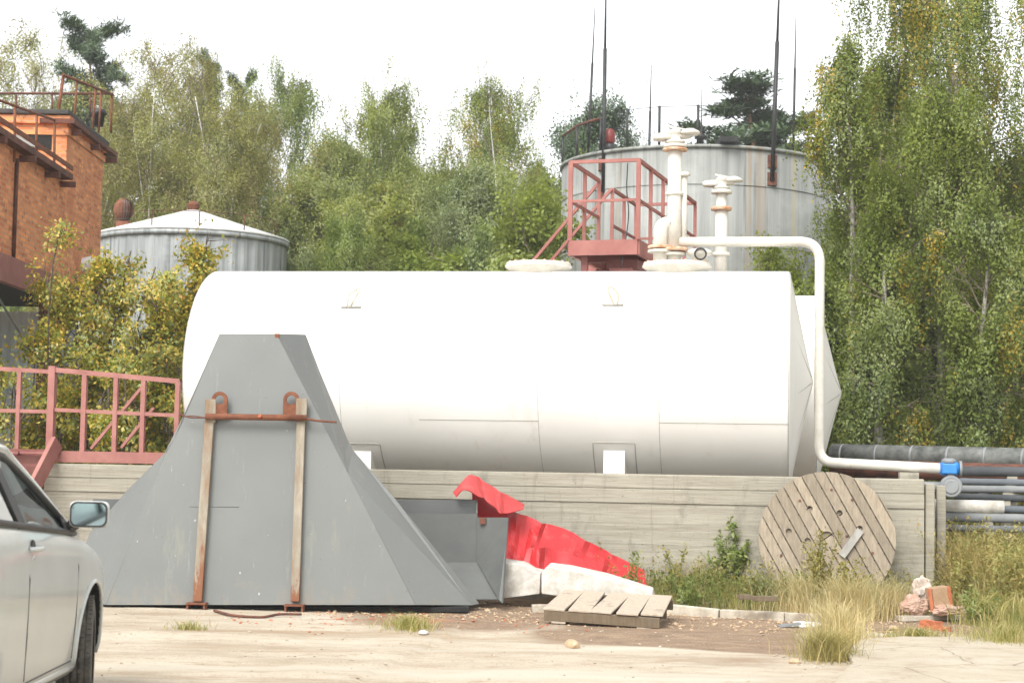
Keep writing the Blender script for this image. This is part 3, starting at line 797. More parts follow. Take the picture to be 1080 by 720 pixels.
# ------------------------------------------------------------------ tall tank behind
def upright_tank(px0, px1, topmid, Y, h_label, mat, name):
    xc = (px0 + px1) / 2
    c = at(xc, 400, Y); r = (px1 - px0) / 2 * Y / F
    zt_ = at(xc, topmid, Y - r).z
    return Vector((c.x, c.y, 0)), r, zt_
bc, br_, bz = upright_tank(589, 874, 153, 43, '', '', '')
bt = thing('tall_steel_tank', bc, 'tall grey galvanised steel tank with rust streaks, behind the white tanks', 'storage tank')
obj('shell', MB().lathe([(br_, 0), (br_, bz * .33), (br_, bz * .66), (br_, bz)], bc, n=96), 'galvanised_tank', bt)
for k in (.42, .58, .745, .90):
    obj('hoop', MB().lathe([(br_ + .0, bz * k - .012), (br_ + .012, bz * k - .008), (br_ + .012, bz * k + .008), (br_, bz * k + .012)], bc, n=96, cap=False), 'galvanised_tank', bt)
obj('top_rim', MB().lathe([(br_ + .002, bz - .06), (br_ + .05, bz - .05), (br_ + .05, bz + .02), (br_ - .05, bz + .02)], bc, n=96, cap=False), 'galvanised_tank', bt)
obj('roof', MB().lathe([(br_ - .04, bz + .0), (.05, bz + .12)], bc, n=64, cap=False), 'silver_roof', bt)
def rim(px, dz=0, far=False):            # the rim point seen at image column px
    d = ray(px, 250); dx, dy = d.x / d.y, 1.0
    a = dx * dx + 1; b = -2 * (bc.x * dx + bc.y); cc = bc.x ** 2 + bc.y ** 2 - (br_ - .08) ** 2
    s = math.sqrt(max(0, b * b - 4 * a * cc)); Y = (-b + (s if far else -s)) / (2 * a)
    return Vector((dx * Y, Y, bz + dz))
posts = [592, 607, 632, 660, 694, 735]
for px in posts: obj('railing_post', MB().tube([rim(px, 0), rim(px, .82 if px < 640 else .95)], .035, 6), 'black_paint', bt)
obj('railing_bar', MB().tube([rim(592, .8), rim(607, .8), rim(620, .81), rim(632, .82)], .035, 6), 'rust_dark', bt)
obj('railing_wire', MB().tube([rim(px, .93) for px in (632, 660, 694, 735, 780, 830)], .008, 4), 'black_paint', bt)
obj('deck_plate', MB().beam(rim(757, .12), rim(775, .12), .6, .12), 'black_paint', bt)
lp = rim(642, 0) + Vector((0, .2, .02))
lr = thing('warning_lamp', lp, 'small red warning lamp on the left rim of the tall grey tank', 'lamp')
obj('lamp_base', MB().lathe([(.13, 0), (.13, .18), (.09, .2)], lp, n=14), 'black_paint', lr)
obj('lens', MB().lathe([(.10, .2), (.13, .24), (.13, .46), (.08, .54), (.02, .56)], lp, n=14), 'lamp_red', lr)
lp = rim(740, 0) + Vector((0, .3, .02))
single('roof_vent', MB().lathe([(.06, 0), (.06, .18), (.16, .2), (.14, .27), (.04, .3)], lp, n=12), 'black_paint', lp, 'small dark mushroom vent on the middle of the tall tank roof', 'vent')
# lightning rods
def mast(pb, pt, r, lab, bracket=None):
    root = thing('lightning_rod', pb, lab, 'lightning rod', 'lightning rods around the tall tank')
    m = pb + (pt - pb) * .62
    obj('lower_tube', MB().tube([pb, m], r, 8), 'black_paint', root)
    obj('upper_tube', MB().tube([m, pt], [r * .65, r * .3], 8), 'black_paint', root)
    if bracket:
        for p in bracket: obj('bracket', MB().box(p, (.22, .3, .3)), 'rust_dark', root)
b = rim(635, -.95); top = at(639.5, -40, b.y - .15)
mast(b - Vector((0, .15, 0)), top, .045, 'thick dark lightning rod bracketed to the left side of the tall grey tank', [rim(635, -.95), rim(635, -.30)])
b = rim(813, -.75); top = at(823, -45, b.y - .15)
mast(b - Vector((0, .15, 0)), top, .05, 'thick dark lightning rod bracketed to the right side of the tall grey tank', [rim(813, -.70), rim(813, -.30)])
b = rim(619, 0) ; mast(b, at(627.5, 8, b.y), .03, 'thin lightning rod left of the thick one, above the red lamp')
b = rim(683, 0, True); mast(b, at(687, 68, b.y), .035, 'short thin lightning rod on the tall tank, just left of the vent column')
b = rim(739, 0, True); mast(b, at(740, 92, b.y), .025, 'shortest faint lightning rod right of the vent column')
b = rim(836, 0); mast(b, at(839.5, 18, b.y), .03, 'thin lightning rod rightmost, close to the weeping birches')

# small silver tank with a cone roof, left
sc, sr_, sz = upright_tank(100, 297, 240, 40, '', '', '')
st = thing('silver_tank', sc, 'squat silver ribbed tank with a pale conical roof beside the brick tower', 'storage tank')
mb = MB(); n = 180; prof = []
ringv = []
for h in (0, sz):
    for k in range(n):
        a = 2 * math.pi * k / n; rr = sr_ + (.022 if k % 4 < 2 else 0)
        ringv.append(sc + Vector((rr * math.cos(a), rr * math.sin(a), h)))
mb.add(ringv, [(k, (k + 1) % n, n + (k + 1) % n, n + k) for k in range(n)])
obj('shell', mb, 'silver_tank', st)
zap = at(195, 222, 40).z
obj('roof', MB().lathe([(sr_ + .08, sz - .03), (sr_ + .08, sz + .02), (sr_ * .5, sz + (zap - sz) * .56), (.15, zap)], sc, n=48), 'silver_roof', st)
obj('eaves_band', MB().lathe([(sr_ + .03, sz - .14), (sr_ + .07, sz - .14), (sr_ + .07, sz - .031), (sr_ + .03, sz - .031)], sc, n=96, cap=False), 'silver_tank', st)
obj('cap', MB().lathe([(.13, zap - .02), (.13, zap + .10), (.17, zap + .12), (.05, zap + .22)], sc, n=16), 'rust', st)
for k in range(0, 22, 4):
    a = R(200 + k * 7.0); p = sc + Vector((sr_ * math.cos(a), sr_ * math.sin(a), sz + .02))
    obj('railing_post', MB().tube([p, p + Vector((0, 0, .36))], .014, 5), 'rust_dark', st)
obj('railing_bar', MB().tube([sc + Vector((sr_ * math.cos(R(200 + k * 7)), sr_ * math.sin(R(200 + k * 7)), sz + .37)) for k in range(22)], .007, 5), 'rust_dark', st)
# turbine vent behind it
tp = at(130, 232, 47); tr = thing('turbine_vent', Vector((tp.x, tp.y, 0)), 'round reddish turbine vent on a stack between the brick tower and silver tank roof', 'vent')
obj('stack', MB().tube([Vector((tp.x, tp.y, 0)), Vector((tp.x, tp.y, tp.z - .05))], .22, 16), 'rust', tr)
mb = MB()
for k in range(20):
    a = 2 * math.pi * k / 20; q = 2 * math.pi * (k + .72) / 20
    col_ = []
    for j in range(7):
        e = R(-75 + 25 * j); rr = .27 * math.cos(e); zz = tp.z + .27 + .32 * math.sin(e)
        col_ += [Vector((tp.x + rr * math.cos(a), tp.y + rr * math.sin(a), zz)), Vector((tp.x + rr * .9 * math.cos(q), tp.y + rr * .9 * math.sin(q), zz))]
    mb.add(col_, [(2 * j, 2 * j + 1, 2 * j + 3, 2 * j + 2) for j in range(6)], True)
obj('turbine', mb, 'rust', tr, recalc=False)
obj('core', MB().lathe([(.16, tp.z), (.17, tp.z + .5), (.05, tp.z + .56)], Vector((tp.x, tp.y, 0)), n=14), 'pale_grey_pipe', tr)

# ------------------------------------------------------------------ brick tower on the left
bx = -7.75
ZB, ZW, ZR = 4.57, 6.35, 7.42
bk = thing('brick_building', Vector((-10.8, 28, 0)), 'orange brick tower on steel posts with rusty roof walkways, at the left edge', 'building')
obj('tower_wall', MB().box((-11, 31.35, (ZB + ZR) / 2), (6.5, 2.7, ZR - ZB)), 'brick_wall', bk)
obj('wing_wall', MB().box((-11.004, 26.9, (ZB + ZW) / 2), (6.5, 6.19, ZW - ZB)), 'brick_wall', bk)
obj('cornice', MB().box((-11, 31.35, ZR - .27), (6.56, 2.78, .12)), 'brick_wall', bk)
obj('cornice', MB().box((-11, 31.35, ZR - .07), (6.62, 2.86, .14)), 'brick_wall', bk)
obj('roof', MB().box((-11.06, 31.4, ZR + .055), (6.72, 3.06, .09)), 'slate_roof', bk, bevel=.02)
wk = obj('roof_walkway', MB().box((-7.90, 31.55, ZR - .10), (.60, 3.35, .08)), 'rust_dark', bk)
for y in (30.2, 31.6, 33.0): obj('bracket', MB().beam((-8.2, y, ZR - .24), (-7.56, y, ZR - .24), .08, .1), 'rust_dark', wk)
ws = obj('side_walkway', MB().box((-7.92, 26.6, ZW - .02), (.70, 6.4, .10)), 'rust_dark', bk)
for y in (25.6, 27.2, 28.7, 29.7): obj('bracket', MB().beam((-8.4, y, ZW - .16), (-7.5, y, ZW - .16), .08, .09), 'rust_dark', ws)
obj('kick_plate', MB().box((-7.58, 26.6, ZW + .13), (.02, 6.4, .08)), 'rust', ws)
sideY = lambda px: 25.4 + 4.1 * (px + 5) / 63
for px, y0, y1 in ((-20, 99, 163), (15, 111, 171), (38, 119, 170), (57, 127, 180)):
    obj('railing_post', MB().tube([at(px, y1, sideY(px)), at(px + (y1 - y0) * .015, y0, sideY(px))], .022, 6), 'rust', ws)
obj('railing_bar', MB().tube([at(-20, 99, sideY(-20)), at(58, 127, sideY(58))], .022, 6), 'rust', ws)
# roof railing
pA, pB = at(66, 79, 30.0), at(119, 100, 33.1)
obj('railing_bar', MB().tube([pA, pB], .025, 6), 'rust', wk)
for k, (pt, pb) in enumerate((((67, 79), (60, 128)), ((81, 84), (78, 135)), ((101, 93), (97, 142)), ((107, 95), (104, 140)), ((118, 99), (117, 140)))):
    Y = 30.0 + 3.1 * (pt[0] - 66) / 53
    obj('railing_post', MB().tube([at(*pb, Y), at(*pt, Y)], .03 if k == 0 else .022, 6), 'rust', wk)
obj('railing_bar', MB().tube([at(-40, 98.5, 33), at(119, 99, 33)], .025, 6), 'rust_dark', wk)
for px in (-20, 17, 55, 95): obj('railing_post', MB().tube([at(px, 98.5, 33), at(px, 125, 33)], .02, 6), 'rust_dark', wk)
p = at(104, 128, 32.6); obj('chimney_cap', MB().lathe([(.09, -.1), (.11, .1), (.16, .14), (.12, .22)], p, n=12), 'black_paint', bk)
obj('window', MB().box(at(38, 149, 30.02), (.55, .08, .30)), 'dark_void', bk)  # black block painted in for the shade of a wall opening
obj('loose_sheet', MB().beam(at(14, 142, 29.6), at(38, 156, 29.4), .4, .02), 'grey_board', bk)
obj('downpipe', MB().tube([(-7.72, 26.95, ZB), (-7.72, 26.95, ZW - .2)], .03, 6), 'rust_dark', bk)
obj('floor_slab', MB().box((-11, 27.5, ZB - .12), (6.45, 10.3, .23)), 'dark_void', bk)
obj('steel_beam', MB().beam((-7.70, 22.4, ZB - .2), (-7.70, 29.3, ZB - .2), .12, .42), 'red_paint', bk)
obj('steel_beam', MB().beam((-7.74, 29.35, ZB - .14), (-7.74, 32.65, ZB - .14), .12, .26), 'rust_dark', bk)
for y, x in ((29.0, -7.75), (24, -7.75), (32.4, -7.8), (24, -13.6), (32.4, -13.6)):
    obj('column', MB().beam((x, y, 0), (x, y, ZB - .42), .16, .16), 'rust_dark', bk)
obj('tie_rod', MB().tube([(-7.7, 25.5, ZB - .42), (-8.2, 29.5, ZB - 1.1)], .02, 5), 'pale_grey_pipe', bk)
mb = MB(); xs = np.arange(-14, -8.25, .06)
vs = []
for i, x in enumerate(xs):
    o_ = .03 if i % 4 < 2 else 0
    vs += [(x, 33.4 - o_, 0), (x, 33.4 - o_, 4.3)]
mb.add(vs, [(2 * i, 2 * i + 2, 2 * i + 3, 2 * i + 1) for i in range(len(xs) - 1)])
cs = single('corrugated_screen', mb, 'corrugated_steel', (-11, 33.4, 0), 'pale blue-grey corrugated metal wall under the brick tower', 'wall')
p = at(80, 281, 31.4)
single('roll_of_sheeting', MB().lathe([(.10, -.35), (.13, -.3), (.12, .3), (.08, .36)], p, Matrix.Rotation(R(75), 3, 'Y'), n=14), 'cloth_white', p, 'pale roll of sheeting tucked under the brick tower edge', 'roll')

# ------------------------------------------------------------------ red loading platform, left of the tank
PF = 1.50
vR = .10
pr = thing('red_platform', W(-5.4, .6, 0), 'rust-red steel loading platform with railing beside the left end of the tank', 'platform')
uLp, _ = uz(-60, 480, vR); uRp, _ = uz(189, 480, vR); uM, _ = uz(56, 480, vR)
obj('edge_beam', ubox(uz(50, 480, vR)[0], uRp + .35, vR - .06, vR + .04, PF - .012, PF + .125), 'faded_red_paint', pr)
obj('edge_beam', ubox(uLp, uz(49, 480, vR)[0], vR - .08, vR + .04, PF - .16, PF + .06), 'faded_red_paint', pr)
obj('deck', ubox(uLp, uRp + .35, vR + .045, vR + 1.35, PF + .05, PF + .085), 'red_paint_dark', pr)
obj('edge_beam', ubox(uLp, uRp + .35, vR + 1.36, vR + 1.44, PF - .02, PF + .12), 'faded_red_paint', pr)
for u in (uLp + .2, -7.2): obj('leg', ubox(u, u + .1, vR + 1.2, vR + 1.3, 0, PF + .045), 'red_paint_dark', pr)
def ppost(px, ytop, w, v=vR):
    u, z = uz(px, ytop, v); obj('post', MB().beam(W(u, v, PF + .08), W(u, v, z), w, w), 'faded_red_paint', pr)
for px, y, w in ((56, 386, .085), (90, 392, .06), (123, 396, .055), (152, 398, .055), (188, 402, .055), (21, 392, .05), (-14, 390, .05)): ppost(px, y, w)
def prail(a, b, w, v=vR):
    obj('rail', MB().beam(onv(*a, v), onv(*b, v), w, w), 'faded_red_paint', pr)
prail((58, 390), (189, 402), .06); prail((58, 432), (189, 438), .045)
prail((-30, 387), (54, 392), .05, vR + .004); prail((-30, 432), (54, 434), .045, vR + .004)
vB = vR + 1.4                            # far railing with its diagonal stays
for a, b in (((96, 473), (150, 408)), ((128, 472), (162, 430))):
    obj('brace', MB().beam(onv(*a, vR + .06), onv(*b, vR + .06), .035, .035), 'faded_red_paint', pr)
obj('stair_stringer', MB().beam(onv(60, 466, -.02), onv(20, 545, -.75), .06, .2), 'faded_red_paint', pr)
obj('stair_stringer', MB().beam(onv(44, 468, .0) + V9 * .0 - U9 * .8, onv(20, 545, -.75) - U9 * .8, .06, .2), 'faded_red_paint', pr)
for k in range(5):
    q = onv(60, 466, -.02).lerp(onv(20, 545, -.75), (k + .6) / 5)
    obj('tread', MB().box(q - U9 * .42, (.74, .2, .03), M9), 'red_paint_dark', pr)
# ================================================================== THINGS IN THE YARD
# ------------------------------------------------------------------ grey steel hopper
hb = onz(300, 640, 0); hroot = thing('steel_hopper', Vector((hb.x, 18.4, 0)), 'big grey tapered steel hopper standing upside down in the yard, with rusty uprights', 'hopper')
YB, YT = 18.1, 18.52
P_TL, P_TR = at(232, 352, YT), at(291, 352, YT)
P_BR, P_BL = at(438, 637.5, YB), at(112, 637.5, YB)
dep = lambda y: YB + (YT - YB) * (637.5 - y) / 285.5
P_ML = at(176, 477, dep(477)); P_M1 = at(191, 446, dep(446) - .01); P_M2 = at(184, 463, dep(463))
def sheet(name, polys, parent, mat='grey_steel_paint', th=.012, bev=0.0, off=-1):
    mb = MB()
    for p in polys: mb.add(p, [tuple(range(len(p)))])
    bm = bmesh.new()
    o = obj(name, mb, mat, parent)
    bm.from_mesh(o.data); bmesh.ops.remove_doubles(bm, verts=bm.verts, dist=1e-4); bmesh.ops.recalc_face_normals(bm, faces=bm.faces); bm.to_mesh(o.data); bm.free()
    s = o.modifiers.new('thick', 'SOLIDIFY'); s.thickness = th; s.offset = 0
    return o
sheet('front_plate', [[P_BL, P_BR, P_TR, P_TL, P_M1, P_M2, P_ML]], hroot)
# right wing: a strip that narrows to the kink, then a fan flaring out to the ground
R_T, R_K, R_K2, R_M = at(322, 353, YT + .50), at(358, 448, YT + .42), at(372, 475, YT + .36), at(417, 527, YT + .22)
R_I, R_B = at(497, 638, YB + .34), at(505, 636.5, YB + .50)
F_K = P_TR.lerp(P_BR, (501 - 352) / 285.5)
sheet('side_wing', [[P_TR, F_K, R_K2, R_K, R_T], [F_K, P_BR, R_I], [F_K, R_I, R_B, R_M, R_K2]], hroot)
R2_T, R2_K, R2_M, R2_B = at(319, 355, 19.5), at(366, 477, 19.45), at(409, 527, 19.4), at(488, 622, 19.35)
sheet('side_return', [[R_T, R_K, R_K2, R2_K, R2_T], [R_K2, R_M, R2_M, R2_K], [R_M, R_B, R2_B, R2_M]], hroot)
# left wing: only below the kink
L_B, L_0 = at(95, 562, YB + .75), at(70, 630, YB + .62)
L_K = at(174, 478, dep(478) + .03); L_M = at(135, 517, YB + .52)
sheet('side_wing', [[P_ML, P_BL, L_0, L_B, L_M, L_K]], hroot)
B_T, B_K, B_0 = at(235, 356, 19.5), at(182, 480, 19.45), at(84, 622, 19.35)
B_B = at(104, 566, 19.4)
sheet('side_return', [[P_TL, P_M1, P_M2, L_K, B_K, B_T], [L_K, L_M, L_B, B_B, B_K], [L_B, L_0, B_0, B_B]], hroot)
sheet('back_plate', [[B_T, B_K, R2_K, R2_T], [B_K, B_B, B_0, R2_B, R2_M, R2_K]], hroot)
sheet('top_plate', [[P_TL + Vector((.01, .03, -.02)), P_TR + Vector((0, .03, -.02)), R_T + Vector((-.01, 0, -.03)), R2_T + Vector((0, 0, -.03)), B_T + Vector((.01, 0, -.03))]], hroot, 'dark_grey_steel')
obj('rib', MB().tube([F_K, R_I], .006, 6), 'grey_steel_paint', hroot)
obj('rib', MB().tube([P_TR, F_K, P_BR], .006, 6), 'grey_steel_paint', hroot)
obj('rib', MB().tube([P_ML, P_BL], .006, 6), 'grey_steel_paint', hroot)
obj('weld_line', MB().tube([at(200, 534, 18.245), at(252, 534.5, 18.245)], .004, 5), 'trough_paint', hroot)
obj('skid', MB().beam(at(120, 640.5, 18.35), at(495, 641.5, 18.35), .25, .05), 'dark_void', hroot)  # black strip stands in for the shaded gap under the hopper
fy = lambda y: YB + (YT - YB) * (637.5 - y) / 285.5 - .07
for (bx0, by0), (tx0, ty0), wd in (((208, 634), (222, 425), .095), ((311, 634), (318, 424), .09)):
    a, b = at(bx0, by0, fy(by0)), at(tx0, ty0, fy(ty0)); d = (b - a).normalized()
    mb = MB(); s_ = Vector((1, 0, 0)); bk_ = Vector((0, 1, 0))
    c_ = [a - s_ * wd / 2 + bk_ * .06, a - s_ * wd / 2 - bk_ * .01, a + s_ * wd / 2 - bk_ * .01, a + s_ * wd / 2 + bk_ * .06]
    mb.prism(c_, b - a); up = obj('upright', mb, 'worn_channel', hroot, bevel=.008)
    # pedestal foot: an upturned channel
    f0 = Vector((a.x, a.y - .02, .0))
    for dx in (-.085, .085): obj('foot_side', MB().box(f0 + Vector((dx, 0, .035)), (.02, .14, .09)), 'rust', up)
    obj('foot_plate', MB().box(f0 + Vector((0, 0, .088)), (.2, .16, .016)), 'rust', up)
    obj('head_plate', MB().box(at(tx0, ty0 + 8, fy(ty0) - .03), (.115, .03, .24)), 'worn_channel', up, bevel=.006)
# crossbar, eyes, wire
yb_ = fy(438) - .055
obj('crossbar', MB().tube([at(217, 439, yb_), at(323, 440.5, yb_)], .032, 12), 'rust', hroot)
obj('crossbar_nut', MB().lathe([(.02, 0), (.02, .03)], at(274, 438.5, yb_ - .03), Matrix.Rotation(R(90), 3, 'X'), n=6), 'orange_brick', hroot)
for cx, cy in ((231.5, 423), (307, 423)):
    c = at(cx, cy, fy(430) - .03); w, h = .082, .10
    poly = [c + Vector((math.cos(R(a)) * w, 0, math.sin(R(a)) * w + .02)) for a in range(0, 181, 20)]
    poly += [c + Vector((-w, 0, -.14)), c + Vector((w, 0, -.14))]
    lug = obj('lifting_lug', MB().prism(poly, (0, .03, 0)), 'rust', hroot)
    cut(lug, [(MB().lathe([(.048, -.1), (.048, .1)], c + Vector((0, 0, .015)), Matrix.Rotation(R(90), 3, 'X'), n=24), 'rust_dark')])
obj('wire', MB().tube(fit([at(190, 436.5, yb_ + .02), at(200, 440, yb_), at(220, 440.5, yb_)], 4), .008, 5), 'rust_dark', hroot)
obj('wire', MB().tube(fit([at(192, 439, yb_ + .02), at(205, 438.5, yb_), at(220, 441, yb_)], 4), .006, 5), 'rust_dark', hroot)
obj('wire', MB().tube(fit([at(320, 441, yb_), at(335, 443.5, yb_ + .0), at(355, 445, yb_ + .04)], 4), .012, 5), 'rust', hroot)
obj('weld_stain', MB().box(at(292.5, 354, YT - .008), (.05, .01, .045)), 'rust', hroot)

# ------------------------------------------------------------------ steel trough behind the hopper
tb = thing('steel_trough', Vector((-1.9, 19.25, 0)), 'long open grey steel trough lying behind the hopper, beside the red sheets', 'trough')
yN, yF = 19.42, 19.78
def T(px, py, Y): return at(px, py, Y)
sheet('far_wall', [[T(98, 526, yF), T(503, 527, yF), T(503, 630, yF), T(98, 626, yF)]], tb, 'dark_grey_steel')
sheet('near_wall', [[T(98, 541, yN), T(503, 541.5, yN), T(503, 593, yN), T(98, 593, yN)], [T(98, 593, yN), T(503, 593, yN), T(530, 632, yN - .55), T(98, 632, yN - .55)]], tb, 'trough_paint')
sheet('end_flange', [[T(503.5, 545.5, yN - .03), T(536, 545.5, yN - .2), T(530.5, 636, yN - .62), T(526, 632, yN - .6), T(503.5, 592, yN - .03)]], tb, 'trough_paint')
sheet('end_wall', [[T(503, 541, yN), T(503, 527, yF), T(503, 630, yF), T(503, 593, yN)]], tb, 'trough_paint')
sheet('end_wall', [[T(98, 541, yN), T(98, 527, yF), T(98, 630, yF), T(98, 593, yN)]], tb, 'trough_paint')
obj('gusset', MB().beam(T(504, 594, yN - .01), T(527, 633, yN - .57), .03, .012), 'trough_paint', tb)
obj('latch', MB().box(T(509, 549, yN - .09), (.07, .03, .07)), 'rust_dark', tb)
obj('foot_block', MB().beam((-4.2, 19.4, .05), (-.6, 19.2, .05), .12, .1), 'dark_void', tb)  # near-black bar along the foot of the trough

# ------------------------------------------------------------------ crumpled red metal sheets
def rag(name, topc, botc, nu, nv, seed, amp, label, cat, mat, ridges=(), parent=None):
    tp_ = fit([at(*p) for p in topc], nu); bt_ = fit([at(*p) for p in botc], nu)
    n = min(len(tp_), len(bt_)); rr = random.Random(seed)
    vs = []
    for i in range(n):
        for j in range(nv + 1):
            t = j / nv; p = tp_[i].lerp(bt_[i], t)
            k = noise.noise(Vector((p.x * 2.1, p.z * 3.3, seed))) * amp
            for (ru, rw, rh) in ridges: k -= 1.5 * rh * max(0, 1 - abs(i / n + t * .05 - ru) / rw)
            p = p + Vector((0, k, k * .15)); vs.append(p)
    fs = [(i * (nv + 1) + j, (i + 1) * (nv + 1) + j, (i + 1) * (nv + 1) + j + 1, i * (nv + 1) + j + 1) for i in range(n - 1) for j in range(nv)]
    mb = MB().add(vs, fs, False)
    c = sum(vs, Vector()) / len(vs)
    o = single(name, mb, mat, (c.x, c.y, 0), label, cat) if parent is None else obj(name, mb, mat, parent)
    s = o.modifiers.new('thick', 'SOLIDIFY'); s.thickness = .008; s.offset = 0
    return o
yW = 20.05
rag('red_sheet', [(498, 508, yW + .2), (530, 530, yW + .2), (566, 548, yW + .1), (600, 560, yW), (640, 581, yW - .05), (679, 601, yW - .1)],
    [(498, 585, yW - .35), (530, 596, yW - .45), (553, 601, yW - .5), (580, 608, yW - .5), (630, 615, yW - .5), (682, 618, yW - .45)], 7, 10, 3, .055,
    'long crumpled bright red metal sheet leaning against the concrete wall', 'metal sheet', 'red_sheet', ((.28, .05, .10), (.42, .03, .08), (.66, .04, .06), (.8, .02, .07)))
rag('red_sheet', [(478, 519, yW - .15), (488, 507, yW + .02), (497, 500.5, yW + .12), (512, 509, yW + .1), (530, 519, yW + .08), (553, 532, yW + .1)],
    [(481, 524, yW - .40), (490, 516, yW - .42), (505, 524, yW - .40), (520, 533, yW - .45), (532, 541, yW - .42), (552, 537, yW - .25)], 6, 7, 9, .06,
    'folded red metal flap at the upper left end of the red sheets, above the trough', 'metal sheet', 'red_sheet', ((.5, .05, -.08), (.75, .05, .08)))
rag('red_sheet', [(556, 578, yW - .52), (572, 576, yW - .5), (586, 580, yW - .46), (600, 584, yW - .46), (615, 590, yW - .46)],
    [(549, 604, yW - .60), (570, 611, yW - .66), (588, 615, yW - .66), (603, 616, yW - .66), (620, 619, yW - .62)], 6, 5, 21, .05,
    'small bent red sheet offcut propped at the foot of the big red sheet', 'metal sheet', 'red_sheet', ((.2, .1, .06),))

# white foam slab and white beam below
def hull(name, pts, off, mat, label, cat, bev=.015):
    c = sum((Vector(p) for p in pts), Vector()) / len(pts)
    return single(name, MB().prism(pts, off), mat, (c.x, c.y, 0), label, cat, bevel=bev)
yS = 18.9
hull('foam_slab', [at(520, 592, yS + .3), at(548, 596, yS + .2), at(570, 605, yS + .2), at(569, 626, yS + .2), at(520, 632, yS + .3)], (.05, .35, .03), 'white_slab', 'white chipped foam slab between the trough and the white beam', 'slab', .006)
hull('white_beam', [at(571, 604, yS - .1), at(578, 597.5, yS - .1), at(600, 600, yS - .1), at(640, 609, yS - .1), at(688, 624, yS - .1), at(690, 636, yS - .1), at(620, 632, yS - .1), at(571, 626, yS - .1)], (.04, .32, .03), 'white_slab', 'long white painted beam lying below the red sheets, behind the pallet', 'beam', .012)

# ------------------------------------------------------------------ wooden pallet
pl = Vector((at(634, 658, 17.1).x, 17.15, gh(.85, 17.2)))
pal = thing('pallet', pl, 'weathered wooden pallet with skewed top boards lying in front of the red sheets', 'pallet')
pa = R(-13); tilt = R(6.5)
PM = Matrix.Rotation(pa, 3, 'Z') @ Matrix.Rotation(tilt, 3, 'X') @ Matrix.Rotation(R(2.0), 3, 'Y')
def PP(x, y, z): return pl + PM @ Vector((x, y, z))
for y, hh in ((0.03, .1), (.5, .1), (.97, .1)):
    obj('stringer', MB().box(PP(0, y, .022 + hh / 2), (1.14, .05, hh), PM), 'pallet_dark_wood', pal, bevel=.005)
for x in (-.42, .42):
    obj('bottom_board', MB().box(PP(x, .5, .010), (.14, 1.0, .02), PM), 'pallet_wood', pal, bevel=.004)
rr = random.Random(5)
for k, x in enumerate((-.465, -.232, .012, .245, .468)):
    a = (-.01, .03, -.035, .02, .045)[k]
    M_ = PM @ Matrix.Rotation(a, 3, 'Z')
    obj('top_board', MB().box(PP(x, .50 + rr.uniform(-.02, .02), .134 + .003 * k), (.215, 1.0 + rr.uniform(-.05, .03), .022), M_), 'pallet_wood', pal, bevel=.005)

# ------------------------------------------------------------------ wooden cable reel disc
rc = onv(872, 562, -.34); Rr = .755
bank = gh(rc.x, rc.y)
rz = bank + Rr - .06
tl = R(11)
RU = U9; RN = (V9 * math.cos(tl) - Vector((0, 0, 1)) * math.sin(tl)); RW = RN.cross(RU) * -1
if RW.z < 0: RW = -RW
rcen = Vector((rc.x, rc.y, rz)) 
reel = thing('cable_reel', Vector((rc.x, rc.y, bank)), 'large round wooden cable reel end leaning against the right end of the concrete wall', 'cable reel')
def RP(a, b, n=0): return rcen + RU * a + RW * b + RN * n
def planks(ang, depth0, th, gap, ws, rad):
    mb = MB(); ca_, sa_ = math.cos(ang), math.sin(ang)
    x = -rad
    i = 0
    while x < rad - .01:
        w = ws[i % len(ws)]; x1 = min(x + w, rad - .002); i += 1
        a0, a1 = x + gap / 2, x1 - gap / 2
        h = lambda t: math.sqrt(max(0, rad * rad - t * t))
        n = 6; pts = []
        for k in range(n + 1):
            t = a0 + (a1 - a0) * k / n; pts.append((t, h(t)))
        for k in range(n + 1):
            t = a1 + (a0 - a1) * k / n; pts.append((t, -h(t)))
        poly = [RP(p[0] * ca_ - p[1] * sa_, p[0] * sa_ + p[1] * ca_, depth0) for p in pts]
        dz = random.uniform(-.004, .004)
        vol = (poly[3] - poly[0]).cross(poly[-4] - poly[0]).dot(RN)
        mb.prism([p + RN * dz for p in (poly if vol < 0 else poly[::-1])], RN * th); x = x1
    return mb
ws = [.115, .13, .105, .14, .12, .125, .11, .135, .12, .13, .115, .14, .12]
pmb = planks(R(29), -.035, .032, .015, ws, Rr)
face = obj('face_boards', pmb, 'reel_wood', reel, recalc=False)
holes = [(-.37, .11), (-.155, -.0), (.17, .20), (.0, .0), (-.08, -.14), (-.03, -.30), (-.145, .26), (.18, -.32), (.32, .1)]
def sum_mb(L):
    m = MB()
    for x in L:
        o = len(m.v); m.v += x.v; m.f += [tuple(i + o for i in f) for f in x.f]; m.sm += x.sm
    return m
cyl = lambda a, b, r: (MB().lathe([(r, -.2), (r, .2)], RP(a, b), Matrix((RU, RW, RU.cross(RW))).transposed(), n=20), 'dark_void')
cut(face, [(lambda L: (sum_mb(L), 'dark_void'))([cyl(0, 0.0, .082)[0]] + [cyl(a, b, .034)[0] for a, b in ((-.42, .07), (-.21, -.03), (.14, .29), (-.13, -.17), (-.09, -.33), (-.19, .33), (.2, -.34), (.36, .12))])])
face.data.update()
inv = Matrix((RU, RW, RN))
for p in face.data.polygons:
    q = inv @ (p.center + BASE[reel.name] - rcen); nn = inv @ p.normal
    inh = any(math.hypot(q.x - a, q.y - b) < r_ * 1.02 for a, b, r_ in [(0, 0, .082)] + [(a, b, .034) for a, b in ((-.42, .07), (-.21, -.03), (.14, .29), (-.13, -.17), (-.09, -.33), (-.19, .33), (.2, -.34), (.36, .12))])
    p.material_index = 1 if inh and abs(nn.z) < .5 else 0
obj('back_boards', planks(R(-55), .0, .032, .012, ws, Rr - .006), 'reel_wood', reel)
